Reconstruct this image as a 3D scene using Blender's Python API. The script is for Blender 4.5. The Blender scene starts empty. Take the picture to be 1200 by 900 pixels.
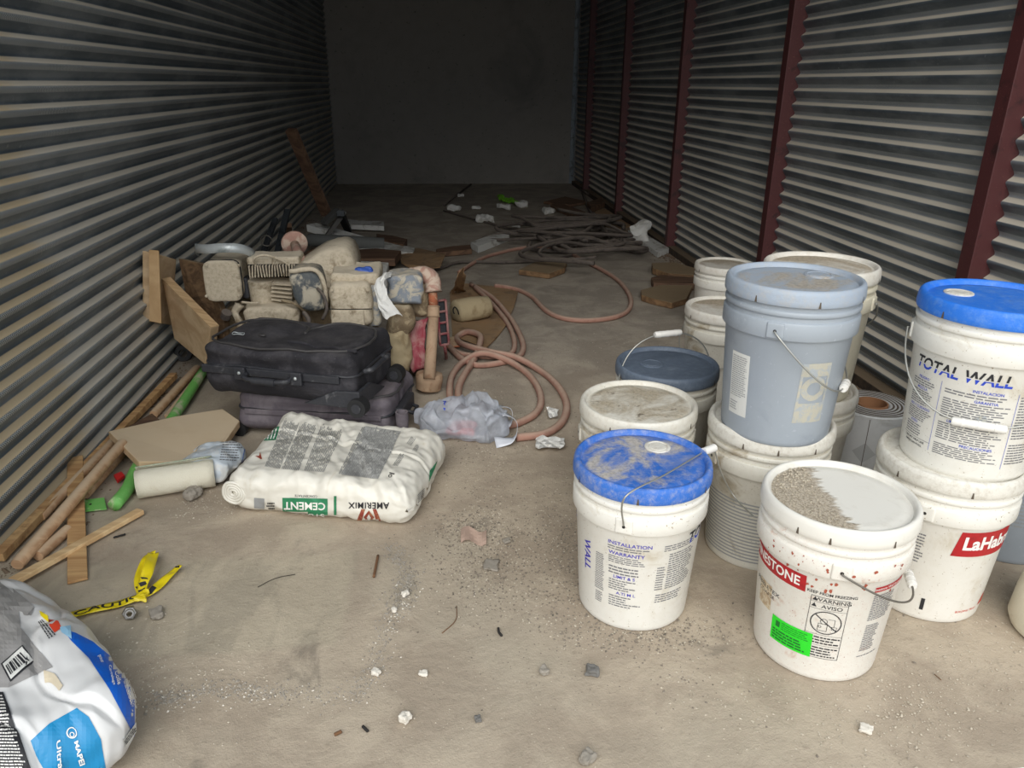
import bpy, bmesh, math, random
from mathutils import Vector, Matrix, Euler, noise
from mathutils.bvhtree import BVHTree
R = math.radians
scn = bpy.context.scene
COL = scn.collection

# ------------------------------------------------------------------ camera
FPX, CH = 890.0, 1.15
yaw, pit, rol = R(6.1), math.atan(352 / FPX), R(0.6)
FW = Vector((math.sin(yaw) * math.cos(pit), math.cos(yaw) * math.cos(pit), -math.sin(pit)))
_r = Vector((math.cos(yaw), -math.sin(yaw), 0)); _u = _r.cross(FW)
RT = _r * math.cos(rol) + _u * math.sin(rol); UP = -_r * math.sin(rol) + _u * math.cos(rol)
CAM = Vector((0, 0, CH))
cam = bpy.data.objects.new('camera', bpy.data.cameras.new('camera'))
COL.objects.link(cam)
cam.matrix_world = Matrix(((RT.x, UP.x, -FW.x, CAM.x), (RT.y, UP.y, -FW.y, CAM.y), (RT.z, UP.z, -FW.z, CAM.z), (0, 0, 0, 1)))
cam.data.sensor_width = 36; cam.data.lens = 36 * FPX / 1200
cam.data.clip_start = 0.02; cam.data.clip_end = 200
scn.camera = cam

# ------------------------------------------------------------------ daylight (bright overcast sky), exposure
w = bpy.data.worlds.new('overcast_sky'); scn.world = w; w.use_nodes = True
wn = w.node_tree.nodes; wl = w.node_tree.links
bg = wn['Background']; tc = wn.new('ShaderNodeTexCoord'); sx = wn.new('ShaderNodeSeparateXYZ'); mr = wn.new('ShaderNodeMapRange')
mxw = wn.new('ShaderNodeMix'); mxw.data_type = 'RGBA'
wl.new(tc.outputs['Generated'], sx.inputs[0]); wl.new(sx.outputs['Z'], mr.inputs['Value'])
mxw.inputs['A'].default_value = (0.93, 0.96, 1.0, 1); mxw.inputs['B'].default_value = (0.80, 0.90, 1.0, 1)
wl.new(mr.outputs['Result'], mxw.inputs['Factor']); wl.new(mxw.outputs['Result'], bg.inputs['Color'])
bg.inputs['Strength'].default_value = 1.05
sun = bpy.data.objects.new('veiled_sun', bpy.data.lights.new('veiled_sun', 'SUN'))
sun.data.energy = 1.7; sun.data.angle = R(50); sun.data.color = (1.0, 0.95, 0.88)
sun.rotation_euler = Euler((R(52), 0, R(-12)))      # from behind and a little left of the camera
COL.objects.link(sun)
scn.view_settings.view_transform = 'Standard'; scn.view_settings.look = 'None'
scn.view_settings.gamma = 1; scn.view_settings.use_curve_mapping = False
scn.view_settings.exposure = 0.45
scn.cycles.max_bounces = 8; scn.cycles.diffuse_bounces = 5; scn.cycles.transparent_max_bounces = 12
try: scn.cycles.use_denoising = True
except Exception: pass

# ------------------------------------------------------------------ measuring helpers
def ray(u, v): return FW + RT * ((u - 600) / FPX) - UP * ((v - 450) / FPX)
def fl(u, v, z=0.0):
    d = ray(u, v); return CAM + d * ((z - CH) / d.z)
def py(u, v, y):
    d = ray(u, v); return CAM + d * (y / d.y)
def px_(u, v, x):
    d = ray(u, v); return CAM + d * (x / d.x)

# ------------------------------------------------------------------ materials
def c(r, g, b):
    f = lambda x: ((x / 255 + 0.055) / 1.055) ** 2.4 if x > 10 else x / 255 / 12.92
    return (f(r), f(g), f(b), 1)
class NT:
    def __init__(s, name):
        s.m = bpy.data.materials.new(name); s.m.use_nodes = True
        s.n = s.m.node_tree.nodes; s.l = s.m.node_tree.links; s.b = s.n['Principled BSDF']
        s.tc = s.n.new('ShaderNodeTexCoord')
    def lk(s, a, b): s.l.new(a, b)
    def noise(s, scale, detail=5, rough=.6, co=None, stretch=None, dist=0):
        t = s.n.new('ShaderNodeTexNoise'); t.inputs['Scale'].default_value = scale
        t.inputs['Detail'].default_value = detail; t.inputs['Roughness'].default_value = rough
        t.inputs['Distortion'].default_value = dist
        co = co or s.tc.outputs['Object']
        if stretch:
            mp = s.n.new('ShaderNodeMapping'); mp.inputs['Scale'].default_value = stretch
            s.lk(co, mp.inputs[0]); co = mp.outputs[0]
        s.lk(co, t.inputs['Vector']); return t.outputs['Fac']
    def ramp(s, f, a, b, lo=0.0, hi=1.0):
        m = s.n.new('ShaderNodeMapRange'); m.interpolation_type = 'SMOOTHSTEP'
        m.inputs['From Min'].default_value = a; m.inputs['From Max'].default_value = b
        m.inputs['To Min'].default_value = lo; m.inputs['To Max'].default_value = hi
        s.lk(f, m.inputs['Value']); return m.outputs['Result']
    def math(s, op, a, b=None, cc=None):
        m = s.n.new('ShaderNodeMath'); m.operation = op
        for i, x in enumerate((a, b, cc)):
            if x is None: continue
            if isinstance(x, (int, float)): m.inputs[i].default_value = x
            else: s.lk(x, m.inputs[i])
        return m.outputs[0]
    def mix(s, f, a, b):
        m = s.n.new('ShaderNodeMix'); m.data_type = 'RGBA'
        for k, x in (('Factor', f), ('A', a), ('B', b)):
            if isinstance(x, (int, float, tuple)): m.inputs[k].default_value = x
            else: s.lk(x, m.inputs[k])
        return m.outputs['Result']
    def normz(s):
        g = s.n.new('ShaderNodeNewGeometry'); x = s.n.new('ShaderNodeSeparateXYZ')
        s.lk(g.outputs['Normal'], x.inputs[0]); return x.outputs['Z']
    def xyz(s, co=None):
        x = s.n.new('ShaderNodeSeparateXYZ'); s.lk(co or s.tc.outputs['Object'], x.inputs[0]); return x.outputs
    def bump(s, h, strength=.3, dist=.01):
        b = s.n.new('ShaderNodeBump'); b.inputs['Strength'].default_value = strength; b.inputs['Distance'].default_value = dist
        s.lk(h, b.inputs['Height']); s.lk(b.outputs[0], s.b.inputs['Normal'])
    def out(s, col, rough=.6, metal=0.0):
        if isinstance(col, tuple): s.b.inputs['Base Color'].default_value = col
        else: s.lk(col, s.b.inputs['Base Color'])
        if isinstance(rough, (int, float)): s.b.inputs['Roughness'].default_value = rough
        else: s.lk(rough, s.b.inputs['Roughness'])
        if isinstance(metal, (int, float)): s.b.inputs['Metallic'].default_value = metal
        else: s.lk(metal, s.b.inputs['Metallic'])
        return s.m
def flat(name, col, rough=.6, metal=0.0): return NT(name).out(col, rough, metal)
def dirty(name, base, stain, lo=.5, hi=.65, scale=14, rough=.55, metal=0, dust=None, dlo=.5, dhi=.95, bump=.15, bscale=90, fine=None, seed=0, vari=.12):
    """base colour with stains of their own shape, settled dust on upward faces, fine grain relief"""
    t = NT(name); co = t.tc.outputs['Object']
    if seed:
        mp = t.n.new('ShaderNodeMapping'); mp.inputs['Location'].default_value = (seed, seed * .7, seed * 1.3); t.lk(co, mp.inputs[0]); co = mp.outputs[0]
    a = t.noise(scale, 6, .65, co, dist=.6)
    col = t.mix(t.ramp(a, lo, hi), base, stain)
    v = t.noise(scale * 5, 4, .6, co)
    col = t.mix(t.ramp(v, .35, .75, 0, vari), col, stain)
    if fine:
        f = t.noise(scale * 16, 3, .7, co); col = t.mix(t.ramp(f, .64, .72), col, fine)
    if dust:
        nz = t.math('ADD', t.normz(), t.math('MULTIPLY_ADD', t.noise(scale * 1.7, 5, .7, co), .9, -.45))
        col = t.mix(t.ramp(nz, dlo, dhi), col, dust)
    t.bump(t.noise(bscale, 5, .7, co), bump, .004)
    return t.out(col, rough, metal)

DUST = c(176, 163, 142)
def floor_mat():
    t = NT('dusty_concrete'); co = t.tc.outputs['Object']; X, Y, Z = t.xyz()[:3]
    big = t.noise(1.1, 6, .6, co); mid = t.noise(4.5, 7, .65, co, dist=.4); fin = t.noise(38, 5, .7, co); vf = t.noise(260, 3, .7, co)
    col = t.mix(t.ramp(mid, .38, .64), c(162, 148, 130), c(184, 170, 150))
    col = t.mix(t.ramp(big, .48, .62, 0, .55), col, c(166, 156, 138))
    # grey mortar grit replaces the tan dust deeper in the unit
    depth = t.math('ADD', Y, t.math('MULTIPLY_ADD', big, 1.6, -.8))
    col = t.mix(t.ramp(depth, 1.9, 3.6, 0, .85), col, t.mix(t.ramp(mid, .4, .62), c(144, 136, 125), c(168, 159, 146)))
    col = t.mix(t.ramp(t.noise(2.3, 6, .7, co, dist=1.2), .60, .70, 0, .5), col, c(110, 103, 92))
    # paler trowelled slab patch at the front left, with swept strokes
    px = t.math('ADD', X, t.math('MULTIPLY_ADD', mid, .12, -.06)); pyy = t.math('ADD', Y, t.math('MULTIPLY_ADD', mid, .1, -.05))
    patch = t.math('MULTIPLY', t.ramp(px, -.21, -.25), t.math('MULTIPLY', t.ramp(pyy, 1.36, 1.39), t.ramp(pyy, 1.76, 1.70)))
    strokes = t.noise(9, 4, .6, co, stretch=(1, .25, 1), dist=.8)
    col = t.mix(t.math('MULTIPLY', patch, .5), col, t.mix(t.ramp(strokes, .45, .62), c(184, 174, 152), c(152, 146, 128)))
    col = t.mix(t.ramp(fin, .58, .74, 0, .35), col, c(120, 108, 92))
    col = t.mix(t.ramp(vf, .66, .74, 0, .5), col, c(205, 198, 184))
    h = t.math('ADD', t.math('MULTIPLY', mid, 1.2), t.math('ADD', t.math('MULTIPLY', fin, .5), t.math('MULTIPLY', vf, .16)))
    t.bump(h, .55, .012)
    return t.out(col, .9)
def corr_mat(name, side):
    t = NT(name); co = t.tc.outputs['Object']; X, Y, Z = t.xyz()[:3]
    nz = t.normz()
    n1 = t.noise(5, 5, .65, co, stretch=(1, .35, 1)); n2 = t.noise(60, 3, .7, co)
    metal = t.mix(t.ramp(n1, .4, .65), c(88, 98, 106), c(128, 136, 142))
    # knurled rows rolled into the sheet: just under each crest
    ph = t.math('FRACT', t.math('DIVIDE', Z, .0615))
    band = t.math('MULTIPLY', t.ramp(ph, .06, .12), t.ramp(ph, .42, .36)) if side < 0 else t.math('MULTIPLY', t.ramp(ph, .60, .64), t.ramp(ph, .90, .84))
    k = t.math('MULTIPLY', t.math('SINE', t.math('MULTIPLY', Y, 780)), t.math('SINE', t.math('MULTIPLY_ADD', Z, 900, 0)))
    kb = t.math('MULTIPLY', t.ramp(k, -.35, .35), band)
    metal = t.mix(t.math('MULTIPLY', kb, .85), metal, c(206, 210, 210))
    metal = t.mix(t.ramp(n2, .66, .72, 0, .6), metal, c(176, 178, 176))
    dcol = t.mix(t.ramp(t.math('ADD', Y, t.math('MULTIPLY', n1, .5)), 2.72, 2.5, 0, .8 if side < 0 else 0), c(204, 196, 180), c(196, 174, 136))
    dn = t.math('ADD', nz, t.math('MULTIPLY_ADD', n1, .14, -.07))
    df = t.ramp(dn, .50, .66)
    col = t.mix(df, metal, dcol)
    t.bump(t.math('ADD', t.math('MULTIPLY', k, t.math('MULTIPLY', band, .7)), t.math('MULTIPLY', n2, .3)), .5, .003)
    return t.out(col, t.ramp(df, 0, 1, .42, .85), t.ramp(df, 0, 1, .30, 0.0))
def wood(name, light, dark, dust=None, seed=0, g=(2, 26, 26), dlo=.4, dhi=1.1, smear=.62):
    t = NT(name); mp = t.n.new('ShaderNodeMapping'); mp.inputs['Location'].default_value = (seed, seed, seed)
    t.lk(t.tc.outputs['Object'], mp.inputs[0]); co = mp.outputs[0]
    a = t.noise(1, 5, .6, co, stretch=g, dist=.8); b = t.noise(7, 5, .7, co)
    col = t.mix(t.ramp(a, .36, .64), light, dark)
    col = t.mix(t.ramp(b, smear, smear + .1, 0, .5), col, tuple(x * .45 for x in dark[:3]) + (1,))
    if dust:
        nz = t.math('ADD', t.normz(), t.math('MULTIPLY_ADD', b, .9, -.45)); col = t.mix(t.ramp(nz, dlo, dhi), col, dust)
    t.bump(a, .2, .004)
    return t.out(col, .8)
M = {}
M['floor'] = floor_mat()
M['corrL'] = corr_mat('galvanised_sheet_left', -1); M['corrR'] = corr_mat('galvanised_sheet_right', 1)
M['apron'] = dirty('apron_concrete', c(168, 156, 136), c(136, 124, 106), scale=5, rough=.9, fine=c(196, 188, 172))
M['plaster'] = dirty('grey_rendered_block', c(140, 136, 130), c(122, 119, 115), .5, .75, 1.6, .9, fine=c(96, 94, 92), vari=.3)
M['dark_steel'] = dirty('dark_sheet', c(58, 62, 66), c(36, 38, 40), rough=.6, metal=.5)
M['red_steel'] = dirty('oxide_red_steel', c(82, 42, 43), c(56, 32, 33), .56, .66, 9, .55, .0, fine=c(128, 88, 76), dust=c(150, 120, 104), dlo=.6, dhi=1.2)
M['angle'] = dirty('grey_steel_angle', c(120, 128, 134), c(80, 84, 86), rough=.5, metal=.6)
M['white_pl'] = dirty('white_pail_plastic', c(228, 226, 218), c(196, 186, 164), .56, .78, 9, .42, fine=c(150, 132, 106), dust=c(200, 190, 170), dlo=.7, dhi=1.5, bump=.05)
M['white_dirty'] = dirty('grimy_white_pail_plastic', c(214, 211, 200), c(160, 146, 120), .52, .72, 12, .5, fine=c(104, 88, 68), dust=c(176, 164, 140), dlo=.6, dhi=1.3, bump=.08)
M['white_rust'] = dirty('red_splashed_pail_plastic', c(226, 223, 214), c(196, 160, 138), .60, .76, 16, .42, fine=c(150, 74, 52), bump=.05)
M['grey_pl'] = dirty('blue_grey_pail_plastic', c(158, 166, 174), c(140, 148, 158), .5, .7, 5, .42, bump=.04, fine=c(176, 182, 190))
M['ivory'] = dirty('ivory_pail_plastic', c(214, 208, 188), c(176, 164, 138), .55, .75, 9, .5)
def lid_mat(name, base, dirt, seed, lo=.5, hi=.6, dark=None, rad=.128, sc=11):
    t = NT(name); mp = t.n.new('ShaderNodeMapping'); mp.inputs['Location'].default_value = (seed, seed * .5, 0)
    t.lk(t.tc.outputs['Object'], mp.inputs[0]); co = mp.outputs[0]; X, Y, Z = t.xyz()[:3]
    rr = t.math('SQRT', t.math('ADD', t.math('MULTIPLY', X, X), t.math('MULTIPLY', Y, Y)))
    n = t.noise(sc, 7, .68, co, dist=.7); f = t.noise(120, 4, .7, co); s = t.noise(30, 3, .6, co)
    inside = t.ramp(rr, rad + .008, rad - .004, .12, 1)
    col = t.mix(t.math('MULTIPLY', t.ramp(n, lo, hi), inside), base, t.mix(t.ramp(f, .4, .62), dirt, tuple(x * .68 for x in dirt[:3]) + (1,)))
    if dark: col = t.mix(t.math('MULTIPLY', t.ramp(s, .62, .68), t.ramp(rr, .16, .05, 0, .8)), col, dark)
    col = t.mix(t.ramp(t.noise(55, 5, .75, co), .42, .75, 0, .45), col, dirt)
    col = t.mix(t.ramp(f, .68, .74, 0, .5), col, c(120, 104, 84))
    t.bump(t.math('ADD', f, t.math('MULTIPLY', n, .8)), .35, .003)
    return t.out(col, .55)
M['lidA'] = lid_mat('blue_lid_caked', c(48, 108, 196), c(192, 186, 178), 3.1, .44, .62, sc=9)
M['lidD'] = lid_mat('blue_lid_clean', c(40, 118, 222), c(120, 160, 214), 8.3, .60, .85, sc=7)
M['lidF'] = lid_mat('blue_grey_lid_sandy', c(160, 172, 186), c(182, 174, 162), 1.2, .50, .62, sc=6)
M['lidJ'] = lid_mat('slate_lid', c(92, 104, 120), c(124, 136, 150), 5.5, .56, .75, sc=7)
M['lidI'] = lid_mat('white_lid_speckled', c(222, 219, 208), c(188, 176, 154), 2.2, .36, .62, c(84, 72, 58), sc=8)
M['lidW'] = lid_mat('white_lid_dusty', c(222, 219, 210), c(186, 172, 150), 7.7, .36, .58, sc=6)
M['lidE'] = lid_mat('white_lid_plain', c(220, 217, 207), c(160, 146, 124), 4.4, .6, .75, c(120, 108, 90), sc=6)
def lidB():
    t = NT('white_lid_with_mortar_heap_stain'); co = t.tc.outputs['Object']; X, Y, Z = t.xyz()[:3]
    n = t.noise(18, 7, .7, co, dist=.5); f = t.noise(180, 4, .7, co); st = t.noise(26, 4, .7, co, stretch=(.15, 1.5, 1))
    rr = t.math('SQRT', t.math('ADD', t.math('MULTIPLY', X, X), t.math('MULTIPLY', Y, Y)))
    edge = t.math('ADD', X, t.math('ADD', t.math('MULTIPLY_ADD', st, .12, -.06), t.math('MULTIPLY', Y, -.12)))
    m = t.math('MULTIPLY', t.ramp(edge, -.012, -.026), t.ramp(rr, .137, .133))
    col = t.mix(t.ramp(n, .5, .8, 0, .4), c(224, 221, 212), c(186, 178, 162))
    col = t.mix(m, col, t.mix(t.ramp(f, .4, .62), c(194, 182, 164), c(152, 140, 122)))
    t.bump(t.math('MULTIPLY', f, m), .6, .004)
    return t.out(col, .6)
M['lidB'] = lidB()
M['wire'] = flat('galvanised_wire', c(176, 176, 170), .4, .7)
M['darkwire'] = flat('dull_wire', c(120, 116, 108), .5, .6)
M['grip'] = flat('white_grip_plastic', c(226, 224, 218), .45)
M['slot'] = flat('dark_slot', c(88, 78, 66), .8)
M['ink'] = flat('black_ink', c(38, 38, 42), .6); M['ink_soft'] = flat('worn_black_ink', c(112, 112, 116), .6)
M['ink_pale'] = flat('grey_small_print', c(146, 146, 144), .6)
M['ink_blue'] = flat('blue_ink', c(40, 70, 186), .6); M['ink_purple'] = flat('violet_blue_ink', c(60, 52, 170), .6)
M['white_ink'] = flat('white_ink', c(232, 230, 224), .6); M['red_ink'] = dirty('red_label', c(172, 28, 34), c(140, 22, 28), rough=.5, bump=.02)
M['orange_ink'] = flat('orange_red_ink', c(206, 66, 38), .6)
M['label_white'] = flat('paper_label_white', c(214, 214, 208), .6); M['tan_label'] = dirty('faded_tan_label', c(180, 176, 160), c(162, 168, 172), .45, .6, 60, .6)
M['tan_box'] = dirty('stone_sample_print', c(176, 152, 122), c(206, 192, 166), .45, .55, 90, .6)
M['green_sticker'] = flat('fluorescent_green_sticker', c(40, 214, 40), .6)
M['grey_ink'] = flat('grey_ink', c(150, 152, 152), .6)
M['green_ink'] = dirty('green_print', c(42, 124, 84), c(60, 138, 100), rough=.6, bump=.03)
M['brown_ink'] = dirty('rust_brown_print', c(136, 54, 40), c(168, 110, 78), .5, .6, 60, .6)
M['bag_white'] = dirty('white_poly_bag', c(224, 221, 210), c(200, 190, 166), .60, .8, 8, .45, bump=.0, fine=None, dust=c(222, 216, 202), dlo=.9, dhi=1.6)
M['bag_shiny'] = dirty('white_film_bag', c(208, 208, 207), c(194, 192, 186), .62, .8, 8, .32, bump=.0)
M['bag_grey'] = flat('grey_print', c(148, 146, 144), .45); M['bag_blue'] = flat('royal_blue_print', c(22, 92, 190), .4)
def teal():
    t = NT('teal_graded_print'); n = t.noise(5, 2); col = t.mix(t.ramp(t.xyz()[0], .02, .24), c(140, 198, 218), c(24, 132, 184)); return t.out(col, .4)
M['teal'] = teal()
M['pine'] = wood('pine_lath', c(226, 196, 150), c(204, 168, 122), seed=2, smear=.7); M['pine2'] = wood('pine_lath_stained', c(206, 168, 118), c(172, 130, 86), seed=5, smear=.55)
M['pole'] = wood('round_wooden_pole', c(204, 168, 132), c(178, 138, 102), c(204, 180, 150), seed=8); M['ply'] = wood('dusty_board', c(206, 180, 144), c(184, 154, 118), c(208, 188, 158), seed=11, g=(2, 12, 12))
M['ply_edge'] = wood('clean_board_edge', c(206, 174, 132), c(180, 146, 104), seed=4, g=(3, 50, 3)); M['ply_dark'] = wood('grimy_board', c(128, 102, 74), c(84, 64, 46), c(150, 130, 104), seed=9)
M['oldwood'] = wood('weathered_scrap_wood', c(140, 110, 78), c(98, 74, 52), c(140, 122, 96), seed=21); M['redwood'] = wood('reddish_scrap_wood', c(120, 92, 70), c(86, 64, 50), seed=31)
M['foam'] = dirty('white_foam', c(206, 206, 202), c(160, 156, 146), scale=12, rough=.9); M['card'] = dirty('brown_cardboard', c(150, 120, 86), c(118, 92, 66), scale=8, rough=.9, dust=c(150, 134, 112), dlo=.8, dhi=1.6)
M['hose'] = dirty('dusty_red_hose', c(168, 128, 112), c(146, 108, 94), .45, .65, 10, .8, dust=c(186, 162, 144), dlo=.3, dhi=1.3, bump=.05)
M['bhose'] = dirty('dusty_black_hose', c(92, 84, 78), c(66, 60, 56), rough=.8, dust=c(140, 128, 116), dlo=.4, dhi=1.5)
M['machine'] = dirty('cement_caked_casting', c(196, 184, 162), c(138, 124, 102), .52, .66, 16, .9, dust=c(212, 200, 178), dlo=.5, dhi=1.1, fine=c(92, 82, 70), vari=.45, bump=.7, bscale=50)
M['machine_worn'] = dirty('worn_dark_casting', c(74, 80, 84), c(176, 168, 150), .46, .60, 16, .7, dust=c(202, 190, 168), dlo=.7, dhi=1.2, bump=.4, bscale=50)
M['machine_grey'] = dirty('blotched_grey_casting', c(124, 132, 142), c(184, 176, 158), .46, .58, 20, .7, fine=c(70, 74, 82), dust=c(200, 190, 172), dlo=.7, dhi=1.3, bump=.4, bscale=50)
M['mud'] = dirty('caked_mud', c(120, 104, 82), c(160, 144, 116), .48, .62, 22, .95, fine=c(60, 50, 40), bump=.6, bscale=40, dust=c(184, 170, 144), dlo=.4, dhi=1.1)
M['fin_dark'] = flat('dark_gap', c(40, 38, 36), .9); M['pink'] = dirty('dusty_red_enamel', c(146, 52, 66), c(170, 124, 120), .42, .58, 14, .6, dust=c(178, 140, 130), dlo=.5, dhi=1.1)
M['rust'] = dirty('rusty_pipe', c(156, 88, 58), c(176, 146, 118), .5, .6, 30, .85, dust=c(184, 160, 132), dlo=.5, dhi=1.2); M['pipe'] = dirty('dusty_pipe', c(172, 146, 120), c(148, 116, 90), .5, .66, 20, .85)
M['pinkdust'] = dirty('pink_dusted_metal', c(170, 132, 118), c(196, 176, 158), .46, .6, 22, .85, fine=c(130, 84, 70))
M['galv'] = dirty('bright_steel_band', c(200, 206, 206), c(150, 158, 158), .5, .66, 12, .4, .35, dust=c(176, 172, 160), dlo=.9, dhi=1.6)
M['fabric_black'] = dirty('dusty_black_luggage_cloth', c(38, 37, 42), c(66, 64, 68), .48, .68, 9, .9, dust=c(98, 94, 94), dlo=.75, dhi=1.7, fine=c(92, 88, 88), bump=.2, bscale=160)
M['fabric_purple'] = dirty('dusty_plum_luggage_cloth', c(98, 91, 98), c(122, 115, 120), .46, .66, 9, .9, dust=c(140, 130, 128), dlo=.7, dhi=1.5, bump=.2, bscale=160)
M['black_pl'] = dirty('scuffed_black_plastic', c(46, 47, 52), c(96, 96, 98), .58, .72, 24, .55, bump=.05); M['rubber'] = flat('black_rubber', c(30, 30, 31), .7)
M['zip'] = flat('zip_teeth', c(70, 68, 68), .6, .2); M['green_pl'] = dirty('green_painted_tube', c(112, 190, 92), c(190, 196, 160), .52, .66, 12, .6)
M['meshroll'] = dirty('woven_fibre_roll', c(222, 217, 198), c(206, 198, 174), .5, .7, 10, .8, bump=.5, bscale=260); M['meshgreen'] = dirty('pale_green_mesh', c(172, 186, 160), c(206, 206, 184), .45, .6, 120, .8)
M['sack'] = dirty('dusty_cloth_sack', c(176, 160, 128), c(150, 132, 100), .5, .65, 14, .9, bump=.3)
M['yellow'] = dirty('yellow_tape', c(226, 204, 28), c(196, 178, 60), .6, .75, 20, .4, bump=.02); M['steel'] = flat('steel_nut', c(150, 148, 144), .35, .9)
M['stone'] = dirty('grey_stone', c(150, 143, 132), c(120, 112, 100), scale=40, rough=.95, bump=.5); M['dark_stone'] = dirty('dark_grey_stone', c(112, 110, 106), c(86, 84, 82), scale=40, rough=.95, bump=.5); M['white_chip'] = dirty('white_mortar_chip', c(216, 210, 198), c(184, 174, 158), scale=50, rough=.95)
M['pinkpaper'] = flat('pale_pink_paper', c(184, 158, 142), .9); M['paper'] = dirty('white_paper', c(222, 222, 218), c(196, 192, 184), scale=10, rough=.8, bump=.05)
M['blue_wrap'] = flat('blue_wrapper', c(50, 86, 170), .5); M['green_scrap'] = flat('lime_green_plastic', c(120, 190, 50), .5); M['red_pl'] = flat('red_plastic', c(196, 40, 40), .5)
M['foil'] = dirty('grey_white_wrap', c(196, 198, 198), c(168, 168, 166), .5, .7, 9, .35, bump=.05); M['cardtube'] = flat('cardboard_core', c(150, 108, 76), .9)
M['twig'] = flat('brown_sliver', c(112, 80, 54), .9); M['timber'] = wood('blackened_timber', c(78, 64, 50), c(50, 42, 36), c(120, 104, 84), seed=3)
def plastic_film():
    t = NT('thin_translucent_bag_film'); tr = t.n.new('ShaderNodeBsdfTransparent'); tl = t.n.new('ShaderNodeBsdfTranslucent'); m1 = t.n.new('ShaderNodeMixShader'); m2 = t.n.new('ShaderNodeMixShader')
    t.out(c(206, 212, 222), .3); tl.inputs['Color'].default_value = c(210, 215, 224); out = t.n['Material Output']
    m1.inputs[0].default_value = .35; t.lk(t.b.outputs[0], m1.inputs[1]); t.lk(tl.outputs[0], m1.inputs[2])
    f = t.ramp(t.noise(14, 4), .35, .65, .22, .5)
    t.lk(f, m2.inputs[0]); t.lk(m1.outputs[0], m2.inputs[1]); t.lk(tr.outputs[0], m2.inputs[2]); t.lk(m2.outputs[0], out.inputs['Surface']); return t.m
M['film'] = plastic_film(); M['film_thick'] = flat('gathered_bag_film', c(204, 208, 216), .3)

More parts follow.
